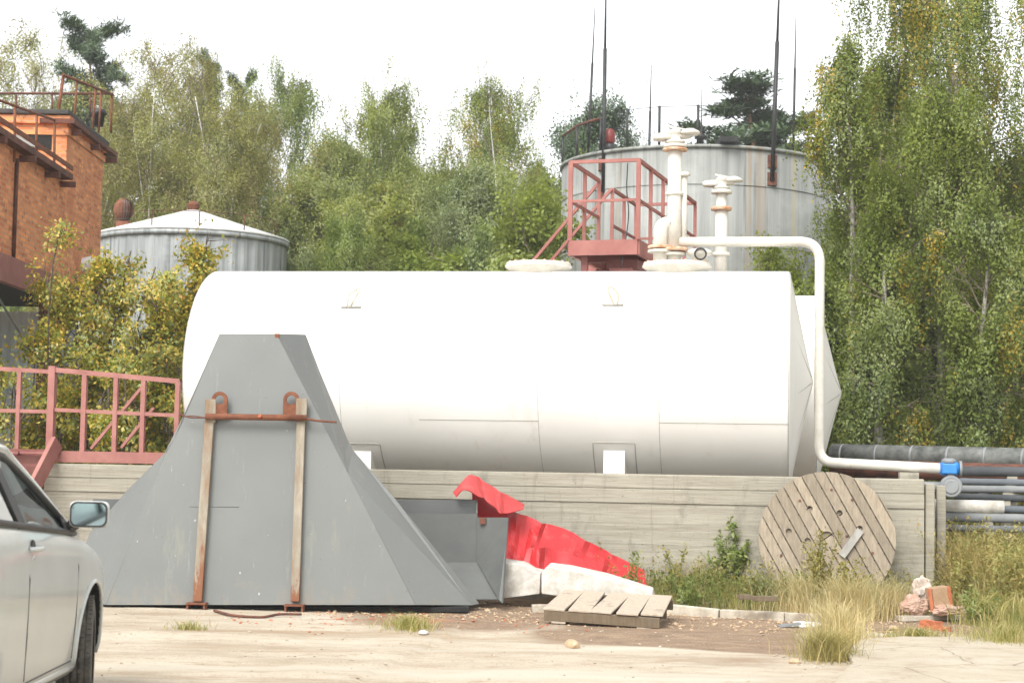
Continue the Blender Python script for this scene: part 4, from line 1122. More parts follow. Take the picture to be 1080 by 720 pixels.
obj('backing', MB().lathe([(Rr - .06, .0325), (Rr - .06, .036)], rcen, Matrix((RU, RN.cross(RU), RN)).transposed(), n=40), 'dark_void', reel)
for a, b in ((-.30, .42), (.28, .44), (-.5, -.2), (.5, -.15), (-.32, -.5), (.05, .55), (-.05, -.55), (.4, -.4), (.22, .03)):
    obj('bolt', MB().lathe([(.016, -.045), (.012, -.034)], RP(a, b), Matrix((RU, RN.cross(RU), RN)).transposed(), n=8), 'rust_dark', reel)
a_, b_ = RP(.16, -.20, -.07), RP(.37, .10, -.06)
single('grey_board', MB().beam(a_, b_, .085, .03, up=RN), 'grey_board', a_, 'short pale grey board leaning on the front of the cable reel', 'board', bevel=.004)

# ------------------------------------------------------------------ litter and rubble
def rock(seed, c, r, mat, name, label, cat, sq=(1, 1, .7), group=None, box=False):
    bm = bmesh.new()
    if box: bmesh.ops.create_cube(bm, size=2)
    else: bmesh.ops.create_icosphere(bm, subdivisions=2, radius=1)
    if box: bmesh.ops.subdivide_edges(bm, edges=bm.edges, cuts=2, use_grid_fill=True)
    rz_ = Matrix.Rotation(seed * 1.7, 3, 'Z')
    for v in bm.verts:
        k = 1 + .30 * noise.noise(v.co * 1.1 + Vector((seed * 3.1, 0, 0)))
        v.co = rz_ @ Vector((v.co.x * sq[0] * r * k, v.co.y * sq[1] * r * k, v.co.z * sq[2] * r * k))
    me = bpy.data.meshes.new(name); bm.to_mesh(me); bm.free(); me.materials.append(MATS[mat])
    o = bpy.data.objects.new(name, me); COL.objects.link(o)
    o.location = (c[0], c[1], gh(c[0], c[1]) + r * sq[2] * .55)
    return setp(o, label, cat, group)
def g0(px, py): p = onz(px, py, gh(*onz(px, py, 0).xy)); return p
rock(3, g0(604, 682), .075, 'tan_stone', 'stone', 'yellow-brown stone lying alone on the ground in front of the pallet', 'stone', (1.2, .8, .6))
rock(5, g0(982, 663), .085, 'orange_brick', 'broken_brick', 'bright orange broken brick on the pale slab below the litter heap', 'brick', (1.2, .7, .6), box=True)
rock(6, g0(997, 665), .05, 'orange_brick', 'broken_brick', 'small orange brick chip just right of the bright orange broken brick', 'brick', (1.3, .7, .5), box=True)
rock(8, g0(942, 664), .06, 'tan_stone', 'stone', 'brown lump of stone left of the orange broken brick', 'stone', (1.4, .7, .5))
rock(11, g0(838, 699), .055, 'tan_stone', 'stone', 'dark brown clod beside the foreground grass tuft', 'stone', (1, 1, .5))
rock(12, g0(447, 666), .06, 'white_slab', 'stone', 'whitish stone on the brick dust beside the hopper', 'stone', (1.6, .8, .4))
rock(14, g0(862, 690), .05, 'white_slab', 'stone', 'pale rounded stone in front of the foreground grass tuft', 'stone', (1.3, .8, .6))
# heap of plastic foam and a box at the end of the wall
def crumple(name, px, py, r, mat, label, cat, sq, seed, z=0):
    c = g0(px, py); bm = bmesh.new(); bmesh.ops.create_icosphere(bm, subdivisions=4, radius=1)
    for v in bm.verts:
        n_ = v.co.normalized()
        k = 1 + .45 * noise.noise(n_ * 1.6 + Vector((seed, 0, 0))) + .28 * abs(noise.noise(n_ * 3.7 + Vector((0, seed, 0)))) - .1
        v.co = Vector((n_.x * sq[0], n_.y * sq[1], n_.z * sq[2])) * r * k
    me = bpy.data.meshes.new(name); bm.to_mesh(me); bm.free(); me.materials.append(MATS[mat])
    o = bpy.data.objects.new(name, me); COL.objects.link(o); o.location = (c.x, c.y, c.z + r * sq[2] * .8 + z)
    return setp(o, label, cat)
crumple('foam_lump', 964, 647, .14, 'pink_foam', 'pinkish torn foam lump at the left of the litter heap', 'litter', (1.0, .7, .75), 4)
crumple('foam_lump', 1002, 648, .13, 'pink_foam', 'flat pinkish foam piece at the right of the litter heap, in front of the box', 'litter', (1.5, .7, .45), 9)
crumple('plastic_bag', 972, 641, .13, 'foam_pale', 'crumpled whitish plastic bag on the litter heap by the wall end', 'litter', (.8, .7, 1.2), 14, .06)
crumple('plastic_bag', 852, 661, .13, 'cloth_white', 'flattened white plastic rag on the bare earth left of the grass tuft', 'litter', (1.6, .8, .22), 23)
c = g0(990, 643)
bxr = thing('cardboard_box', c, 'small brown box with bright orange edges standing in the litter heap', 'box')
Mb = Matrix.Rotation(R(12), 3, 'Z') @ Matrix.Rotation(R(-8), 3, 'Y')
obj('carton', MB().box(c + Vector((0, 0, .13)), (.2, .18, .22), Mb), 'cardboard', bxr, bevel=.004)
for dx in (-.115, .10): obj('orange_flap', MB().box(c + Mb @ Vector((dx, -.093, .13)), (.035, .012, .225), Mb), 'orange_brick', bxr)
p0, p1 = g0(948, 655), g0(1018, 654)
single('pale_plank', MB().beam(p0 + Vector((0, 0, .03)), p1 + Vector((0, 0, .04)), .16, .05), 'old_kerb', p0, 'pale plank lying under the litter heap at the wall end', 'plank', bevel=.004)
p0 = g0(971, 640); single('dark_pipe_stub', MB().tube([p0, p0 + Vector((.03, .0, .3))], .025, 8), 'black_paint', p0, 'short dark pipe stub sticking up at the foot of the wall end', 'pipe')
p0, p1 = g0(986, 640), g0(972, 640); single('leaning_stick', MB().tube([p0 + Vector((.0, .1, .0)), p0 + Vector((-.13, .05, .33))], .018, 6), 'pallet_wood', p0, 'thin bare stick leaning on the wall end above the litter', 'stick')
for px, py, w, lab in ((785, 638, .14, 'short tan board chip on the kerb left of the cable reel'), (806, 640, .24, 'longer tan board offcut on the kerb left of the cable reel')):
    p = g0(px, py + 3); single('board_offcut', MB().box(p + Vector((0, -.02, .12)), (w, .09, .05), Matrix.Rotation(R(10), 3, 'Z')), 'pallet_dark_wood', p, lab, 'board', bevel=.004)
# rusty hose under the hopper
hp = fit([g0(226, 645), g0(245, 650), g0(275, 652), g0(295, 649), g0(318, 649)], 8)
single('cable', MB().tube([p + Vector((0, 0, .015)) for p in hp], .014, 6), 'rust_dark', hp[0], 'rusty brown cable lying on the ground between the hopper feet', 'cable')
# white scrap beside the pallet
p = g0(845, 662); single('blue_rag', MB().box(p + Vector((-.12, 0, .03)), (.22, .12, .02), Matrix.Rotation(R(-8), 3, 'Y')), 'pale_grey_pipe', p, 'bluish strip of plastic beside the white rag on bare earth', 'litter')

# ------------------------------------------------------------------ pipes beyond the wall on the right
def upipe(name, z, v, ua, ub, r, mat, label, cat='pipe', n=20, end=0.0):
    root = thing(name, W((ua + ub) / 2, v, 0), label, cat)
    obj('pipe_run', MB().tube([W(ua, v, z), W(ub, v, z + end)], r, n), mat, root)
    for k in range(int((ub - ua) / 2.5) + 1):
        u = ua + .6 + k * 2.5
        if u < ub: obj('pipe_support', ubox(u - .06, u + .06, v - .08, v + .08, -.1, z - r + .005 + end * (u - ua) / (ub - ua)), 'board_concrete', root)
    return root
def zat(px, py, v): return uz(px, py, v)[1]
upipe('steel_pipe', zat(1045, 497, 2.1), 2.1, 5.35, 14, .062, 'dark_pipe', 'dark grey steel pipe level with the blue valve, topmost of the row beyond the wall')
upipe('steel_pipe', zat(1045, 508, 1.9), 1.9, 5.3, 14, .042, 'grey_pipe', 'mid grey steel pipe second from the top beyond the wall end', end=-.02)
upipe('steel_pipe', zat(1045, 516, 1.7), 1.7, 5.25, 14, .045, 'pale_grey_pipe', 'paler grey steel pipe third from the top beyond the wall end', end=.06)
upipe('steel_pipe', zat(1045, 524, 1.55), 1.55, 5.2, 14, .042, 'dark_pipe', 'dark steel pipe fourth from the top, right above the concrete pipe', end=-.12)
upipe('concrete_pipe', zat(1022, 534, 1.2), 1.2, 4.95, 5.75, .08, 'white_slab', 'short pale concrete pipe with rounded end lying beyond the wall end')
upipe('steel_pipe', zat(1060, 537, 1.4), 1.4, 5.5, 14, .045, 'grey_pipe', 'grey steel pipe just behind the short concrete pipe')
upipe('steel_pipe', zat(1045, 546, 1.15), 1.15, 4.95, 14, .055, 'pale_grey_pipe', 'pale grey steel pipe lowest but one, above the weeds')
upipe('steel_pipe', zat(1045, 557, 1.1), 1.0, 4.95, 14, .04, 'grey_pipe', 'lowest grey steel pipe half sunk in the weeds')
ipz = at(950, 482, 30).z
ip = thing('insulated_pipe', Vector((6.5, 26, 0)), 'fat silver insulated pipe running in front of the trees at right', 'pipe')
ipA, ipB = at(878, 479, 27.2), at(1150, 486, 25.0)
obj('cladding', MB().tube([ipA, ipB], .165, 24), 'old_cladding', ip)
d_ = (ipB - ipA)
for k in range(7):
    q = ipA + d_ * (k + .3) / 7; obj('band', MB().tube([q, q + d_.normalized() * .03], .169, 24), 'pale_grey_pipe', ip)
    if k % 3 == 1: obj('pipe_support', MB().beam(Vector((q.x, q.y, 0)), q - Vector((0, 0, .18)), .15, .15), 'dark_pipe', ip)
ip2 = thing('steel_pipe', Vector((6.5, 25.8, 0)), 'dark rusty pipe running just under the fat insulated pipe', 'pipe')
obj('pipe_run', MB().tube([at(878, 493, 26.8), at(1150, 502, 24.7)], .14, 16), 'rust_dark', ip2)
for k in (.2, .6): q = at(878, 493, 26.8).lerp(at(1150, 502, 24.7), k); obj('pipe_support', MB().beam(Vector((q.x, q.y, 0)), q, .12, .12), 'dark_pipe', ip2)
# ================================================================== PARKED CAR, left foreground
TH = R(-1.5)
CD = Vector((math.sin(TH), math.cos(TH), 0)); CR = Vector((math.cos(TH), -math.sin(TH), 0))
WCc = Vector((-2.705, 11.05, 0)); FA = WCc - CR * .775
def Q(s, y, z): return FA + CD * (.92 - s) + CR * y + Vector((0, 0, z))
car = thing('parked_car', Q(2.2, 0, 0), 'silver parked car seen from behind its right side, cut by the left photo edge', 'car')
ST = [  # s, half width, bottom, shoulder z, belt z, crown
    (-.02, .50, .34, .56, .62, .0), (.06, .72, .27, .66, .74, .03), (.25, .83, .24, .79, .87, .05), (.55, .885, .23, .88, .965, .06),
    (.92, .905, .22, .94, 1.03, .06), (1.25, .905, .21, .98, 1.085, .05), (1.6, .90, .21, 1.0, 1.13, .03), (2.1, .90, .21, 1.02, 1.165, .02),
    (2.7, .90, .21, 1.04, 1.205, .02), (3.3, .90, .22, 1.06, 1.24, .02), (3.8, .89, .23, 1.07, 1.25, .02), (4.2, .86, .26, 1.04, 1.23, .02), (4.4, .76, .32, .95, 1.12, .0)]
mb = MB(); vs = []; NPT = 0
for s, w, zb0, zs, zbelt, cr in ST:
    half = [(0, zb0), (w * .80, zb0), (w * .945, zb0 + .03), (w * .975, zb0 + .12), (w * .982, .50 if zs > .7 else zb0 + .2), (w * .992, .70 if zs > .8 else (zb0 + zs) / 2 + .06),
            (w * .998, zs - .12), (w * .985, zs), (w * .945, zbelt - .02), (w * .90, zbelt), (w * .5, zbelt + cr), (0, zbelt + cr * 1.3)]
    ring_ = [(y, z) for y, z in half] + [(-y, z) for y, z in reversed(half[1:-1])]
    NPT = len(ring_); vs += [Q(s, y, z) for y, z in ring_]
fs = []
for i in range(len(ST) - 1):
    for k in range(NPT):
        k2 = (k + 1) % NPT; fs.append((i * NPT + k, i * NPT + k2, (i + 1) * NPT + k2, (i + 1) * NPT + k))
fs += [tuple(range(NPT)), tuple((len(ST) - 1) * NPT + k for k in reversed(range(NPT)))]
mb.add(vs, fs, True)
body = obj('body', mb, 'car_paint', car)
ss = body.modifiers.new('sub', 'SUBSURF'); ss.levels = 2; ss.render_levels = 2
rotY = Matrix((CD, Vector((0, 0, 1)), CR)).transposed()
RAD, ARCH = .345, .415
cuts = []
for s in (.92, 3.50):
    for sd in (1, -1):
        cuts.append((MB().lathe([(ARCH, .52), (ARCH, 1.2)] if sd > 0 else [(ARCH, -1.2), (ARCH, -.52)], Q(s, 0, .355), rotY, n=48), 'dark_void'))
cut(body, cuts)
for p in body.data.polygons: p.use_smooth = p.material_index == 0
dg = bpy.context.evaluated_depsgraph_get()
bmt = bmesh.new(); bmt.from_mesh(body.data); BV = BVHTree.FromBMesh(bmt)
def onbody(s, z, y0=1.6, out=.0):
    o = Q(s, y0, z) - BASE[car.name]
    hit = BV.ray_cast(o, -CR)
    return hit[0] + BASE[car.name] + CR * out if hit[0] else Q(s, .9, z)
def bline(name, pts, r, mat, out=0):
    obj(name, MB().tube([onbody(s, z, 1.6, out) for s, z in pts], r, 6), mat, car)
bline('door_gap', [(2.58, 1.17), (2.58, .9), (2.57, .6), (2.56, .36)], .0045, 'car_plastic')
bline('door_gap', [(1.42, 1.08), (1.40, .9), (1.40, .6), (1.44, .36)], .0045, 'car_plastic')
bline('door_gap', [(1.44, .345), (2.0, .345), (2.56, .345), (3.0, .345)], .0045, 'car_plastic')
bline('sill_trim', [(s, .30) for s in np.arange(1.36, 3.1, .15)], .028, 'car_paint', -.012)
# wheel arch lip
lip = []
for k in range(25):
    a = R(-8 + k * 196 / 24)
    lip.append(onbody(.92 + (ARCH + .012) * math.cos(a), .355 + (ARCH + .012) * math.sin(a), 1.6, .0))
obj('arch_lip', MB().tube(lip, .014, 8), 'car_paint', car)
# bumper corner marker
pm_ = onbody(.26, .80); obj('side_repeater', MB().lathe([(.02, -.02), (.045, 0), (.03, .02)], pm_, rotY, n=12), 'car_paint', car)
# front door handle
def handle(s, z):
    p = onbody(s, z)
    h = obj('handle', MB().tube(fit([p + CD * -.085, p + CR * .035 - CD * .06, p + CR * .038 + CD * .05, p + CD * .08], 5), .014, 8), 'car_paint', car)
    obj('keyhole', MB().lathe([(.017, -.01), (.017, .01), (.01, .012)], p - CD * .02 - Vector((0, 0, .05)), rotY, n=14), 'car_chrome', h)
    obj('recess', MB().lathe([(.05, -.004), (.045, .003)], p, rotY, n=16), 'car_plastic', h)
handle(2.46, 1.055); handle(3.42, 1.08)
# greenhouse
def strip(name, pts, mat, th=.006):
    n = len(pts) // 2
    mb = MB().add(pts, [(2 * k, 2 * k + 1, 2 * k + 3, 2 * k + 2) for k in range(n - 1)], True)
    o = obj(name, mb, mat, car)
    if th: s_ = o.modifiers.new('thick', 'SOLIDIFY'); s_.thickness = th; s_.offset = 0
    return o
def beltz(s): return 1.085 + (s - 1.25) * .068
ZRF = 1.62
top_pts = [(2.12, .635, 1.525), (2.35, .66, 1.57), (2.8, .675, ZRF - .02), (3.3, .67, ZRF - .03), (3.8, .65, ZRF - .06), (4.1, .63, ZRF - .11)]
bot = lambda s: (s, .845 if s < 4 else .82, beltz(s))
sidep = [(1.36, .835, beltz(1.36)), (1.36, .833, beltz(1.36) + .01)]
for (s, y, z) in top_pts:
    sb = 1.36 + (s - 2.12) * (4.2 - 1.36) / (4.1 - 2.12) if s < 2.3 else s
    sidep += [bot(max(sb, 1.8)), (s, y, z)]
for sg in (1, -1):
    nm = 'side_window'
    strip(nm, [Q(s, y * sg, z) for s, y, z in [(1.40, .84, beltz(1.4)), (1.42, .835, beltz(1.42) + .012), (1.75, .845, beltz(1.75)), (1.76, .735, 1.315), (2.1, .846, beltz(2.1)), (2.12, .64, 1.515),
          (2.35, .846, beltz(2.35)), (2.35, .655, 1.56), (2.8, .846, beltz(2.8)), (2.8, .67, ZRF - .03), (3.3, .846, beltz(3.3)), (3.3, .665, ZRF - .04), (3.8, .84, beltz(3.8)), (3.8, .648, ZRF - .07), (4.2, .80, beltz(4.1)), (4.1, .628, ZRF - .12)]], 'window_glass', 0)
    obj('windscreen_pillar', MB().tube(fit([Q(1.22, .83 * sg, 1.06), Q(1.5, .775 * sg, 1.205), Q(1.8, .712 * sg, 1.37), Q(2.12, .65 * sg, 1.53), Q(2.4, .668 * sg, 1.585), Q(2.9, .68 * sg, ZRF - .015), Q(3.4, .674 * sg, ZRF - .025), Q(4.1, .64 * sg, ZRF - .1)], 5), .030, 10), 'car_paint', car)
    obj('window_trim', MB().tube(fit([Q(1.30, .845 * sg, beltz(1.3) + .004), Q(1.9, .852 * sg, beltz(1.9) + .006), Q(2.6, .853 * sg, beltz(2.6) + .006), Q(3.4, .852 * sg, beltz(3.4) + .006), Q(4.1, .83 * sg, beltz(4.1) + .006)], 4), .017, 8), 'car_plastic', car)
    obj('window_frame', MB().tube(fit([Q(1.36, .835 * sg, beltz(1.36) + .01), Q(1.6, .782 * sg, 1.235), Q(1.85, .73 * sg, 1.36), Q(2.14, .662 * sg, 1.50), Q(2.5, .678 * sg, 1.56), Q(2.9, .688 * sg, ZRF - .05)], 5), .020, 8), 'car_plastic', car)
    obj('quarter_corner', MB().prism([Q(1.37, .852 * sg, beltz(1.37)), Q(1.56, .852 * sg, beltz(1.56)), Q(1.56, .805 * sg, 1.20)], CR * .012 * sg), 'car_plastic', car)
    for s0, s1 in ((2.62, 2.72), (3.66, 3.70)):
        obj('door_pillar', MB().beam(Q(s0, .852 * sg, beltz(s0)), Q(s1, .678 * sg, ZRF - .03), .09, .022, up=CR), 'car_plastic', car)
rows = []
for s, y, z in [(2.10, .65, 1.54)] + top_pts[1:]: rows.append([(s - (.08 if abs(k) < 2 and s < 2.2 else 0), y * k / 3, z + .05 * (1 - (k / 3) ** 2)) for k in range(-3, 4)])
mb = MB(); mb.add([Q(*p) for r_ in rows for p in r_], [(i * 7 + k, i * 7 + k + 1, (i + 1) * 7 + k + 1, (i + 1) * 7 + k) for i in range(len(rows) - 1) for k in range(6)], True)
ro = obj('roof', mb, 'car_paint', car); q_ = ro.modifiers.new('thick', 'SOLIDIFY'); q_.thickness = .02
strip('windscreen', [p for k in range(-3, 4) for p in (Q(1.18 - .05 * (1 - (k / 3) ** 2), .82 * k / 3, 1.085 + .02), Q(2.06 - .05 * (1 - (k / 3) ** 2), .64 * k / 3, 1.55 + .035 * (1 - (k / 3) ** 2)))], 'window_glass', 0)
strip('rear_window', [p for k in range(-3, 4) for p in (Q(4.33, .76 * k / 3, 1.2), Q(4.12, .62 * k / 3, ZRF - .1))], 'window_glass', 0)
# mirror
mp = Q(1.50, .98, 1.215)
mb = MB(); bm = bmesh.new(); bmesh.ops.create_cube(bm, size=1)
bmesh.ops.subdivide_edges(bm, edges=bm.edges, cuts=2, use_grid_fill=True)
pts = []
for v in bm.verts:
    x, y, z = v.co
    t = (y + .5)                         # 0 = towards the rear (glass), 1 = front
    k = 1 - .45 * t * t
    pts.append(mp + CR * (x * .245 * k) + CD * (y * .13) + Vector((0, 0, z * .165 * k)))
bm.verts.index_update()
mb.add(pts, [tuple(v.index for v in f.verts) for f in bm.faces], True); bm.free()
mir = obj('mirror', mb, 'car_paint', car); sm_ = mir.modifiers.new('sub', 'SUBSURF'); sm_.levels = 2; sm_.render_levels = 2
def rrect(c, w, h, r, n=5):
    out = []
    for cx, cz, a0 in ((w - r, h - r, 0), (-w + r, h - r, 90), (-w + r, -h + r, 180), (w - r, -h + r, 270)):
        for k in range(n): a = R(a0 + 90 * k / (n - 1)); out.append(c + CR * (cx + r * math.cos(a)) + Vector((0, 0, cz + r * math.sin(a))))
    return out
obj('mirror_rim', MB().prism(rrect(mp - CD * .066, .110, .074, .04), CD * .02), 'car_plastic', mir)
obj('mirror_glass', MB().prism(rrect(mp - CD * .0675, .100, .064, .035), CD * .004), 'mirror_glass', mir)
obj('mirror_arm', MB().beam(mp - CR * .09 - Vector((0, 0, .05)) + CD * .03, Q(1.44, .83, 1.12), .09, .05), 'car_plastic', mir, bevel=.01)
# wheels
def wheel(s, sd, steer):
    c = Q(s, .795 * sd, RAD + .005); M_ = Matrix.Rotation(steer, 3, 'Z') @ rotY
    h = .108
    prof = [(.215, -h + .004), (.26, -h), (.315, -h + .008), (.336, -h + .028)]
    gro = [-.062, -.022, .022, .062]
    zz = -h + .03
    for g in gro: prof += [(RAD - (.004 if abs(g) > .05 else 0), g - .007), (RAD - .012, g - .004), (RAD - .012, g + .004), (RAD - (.004 if abs(g) > .05 else 0), g + .007)]
    prof += [(.336, h - .028), (.315, h - .008), (.26, h), (.215, h - .004)]
    w_ = obj('wheel', MB().lathe([(.2, -.07), (.2, .0), (.05, .02)], c, M_, n=32), 'rim_metal', car)
    ty = obj('tyre', MB().lathe(prof, c, M_, n=72, cap=False), 'rubber', w_)
    mb = MB()
    for k in range(60):                  # tread blocks across both shoulders
        a = 2 * math.pi * k / 60
        for zc_ in (-.084, .084, -.042, .042, 0):
            if abs(zc_) < .05 and k % 2: continue
            r_ = RAD - (.007 if abs(zc_) > .07 else 0)
            loc = c + M_ @ Vector((r_ * math.cos(a + zc_ * 1.2), r_ * math.sin(a + zc_ * 1.2), zc_))
            rt = M_ @ Matrix.Rotation(a, 3, 'Z')
            mb.box(loc, (.008, .024, .030), rt)
    obj('tread', mb, 'rubber', w_)
    for k in range(5):
        a = 2 * math.pi * k / 5; mm = M_ @ Matrix.Rotation(a, 3, 'Z')
        obj('spoke', MB().box(c + mm @ Vector((.12, 0, .065 * sd)), (.18, .06, .03), mm), 'rim_metal', w_, bevel=.006)
wheel(.92, 1, R(10)); wheel(.92, -1, R(10)); wheel(3.50, 1, 0); wheel(3.50, -1, 0)
# front and rear lamps, plates of the ends stay plain
for sg in (1, -1):
    obj('headlight', MB().lathe([(.06, -.02), (.10, .02), (.06, .05)], Q(.12, .60 * sg, .70), Matrix((CR, Vector((0, 0, 1)), CD)).transposed(), n=16), 'mirror_glass', car)
    obj('tail_light', MB().box(Q(4.36, .68 * sg, 1.0), (.16, .06, .3), Matrix.Rotation(-TH, 3, 'Z')), 'lamp_red', car, bevel=.02)
# seats
for y in (.38, -.38):
    sb = Q(2.55, y, .9)
    for nm, c, sz in (('seat_back', Q(2.75, y, 1.02), (.5, .16, .62)), ('headrest', Q(2.80, y, 1.42), (.26, .12, .2)), ('seat', Q(2.45, y, .66), (.5, .5, .18))):
        obj(nm, MB().box(c, sz, Matrix.Rotation(-TH, 3, 'Z')), 'seat_cloth', car, bevel=.05)
obj('dashboard', MB().box(Q(1.55, 0, 1.06), (1.5, .45, .16), Matrix.Rotation(-TH, 3, 'Z')), 'car_plastic', car, bevel=.05)
# ================================================================== TREES, SHRUBS, WEEDS, GRASS
def np_mesh(name, V, Fq, mat, smooth=False):
    me = bpy.data.meshes.new(name)
    me.vertices.add(len(V)); me.vertices.foreach_set('co', V.astype(np.float32).ravel())
    nf, k = Fq.shape
    me.loops.add(nf * k); me.loops.foreach_set('vertex_index', Fq.astype(np.int32).ravel())
    me.polygons.add(nf); me.polygons.foreach_set('loop_start', np.arange(0, nf * k, k, dtype=np.int32))
    me.polygons.foreach_set('loop_total', np.full(nf, k, dtype=np.int32))
    if smooth: me.polygons.foreach_set('use_smooth', np.ones(nf, dtype=bool))
    me.update(calc_edges=True); me.materials.append(MATS[mat]); return me
def unit(a): return a / np.maximum(1e-9, np.linalg.norm(a, axis=1))[:, None]
def leaf_mesh(name, P, D, L, Wd, mat, rng, fold=.12):
    D = unit(D); N = len(P)
    S = unit(np.cross(D, rng.normal(size=(N, 3)))); Nn = np.cross(D, S)
    L = L[:, None]; Wd = Wd[:, None]
    V = np.empty((N, 4, 3))
    V[:, 0] = P; V[:, 2] = P + D * L
    mid = P + D * L * .45 + Nn * L * fold
    V[:, 1] = mid + S * Wd * .5; V[:, 3] = mid - S * Wd * .5
    # outward direction of the crown: leaves turn their upper face that way and share its soft shading
    c = np.median(P, axis=0); ext = np.maximum(.3, P.std(axis=0))
    o = (P - c) / ext; o[:, 2] = o[:, 2] * .45 + .75
    cl = np.array([(noise.noise(Vector(p) * 1.7), noise.noise(Vector(p) * 1.7 + Vector((31, 0, 0))), noise.noise(Vector(p) * 1.7 + Vector((0, 57, 0)))) for p in P[::1]]) if N < 400000 else 0
    o = unit(unit(o) + 1.5 * cl)
    fn = np.cross(V[:, 1] - V[:, 3], V[:, 2] - V[:, 0]); fn = unit(fn)
    flip = (fn * o).sum(1) > 0
    idx = np.arange(N * 4).reshape(N, 4); idx[flip] = idx[flip][:, [0, 3, 2, 1]]
    fn[~flip] *= 1.0
    sgn = np.where((fn * o).sum(1) > 0, 1, -1)[:, None]
    nn = unit(fn * sgn * .45 + o * .8)
    me = np_mesh(name, V.reshape(-1, 3), idx, mat, True)
    # check the winding really faces outward
    pn = np.empty(N * 3, np.float32); me.polygons.foreach_get('normal', pn); pn = pn.reshape(-1, 3)
    bad = (pn * o).sum(1) < 0
    if bad.mean() > .5:
        idx = idx[:, [0, 3, 2, 1]]; me2 = np_mesh(name, V.reshape(-1, 3), idx, mat, True); bpy.data.meshes.remove(me); me = me2
    me.normals_split_custom_set_from_vertices(np.repeat(nn, 4, 0).astype(np.float32))
    return me

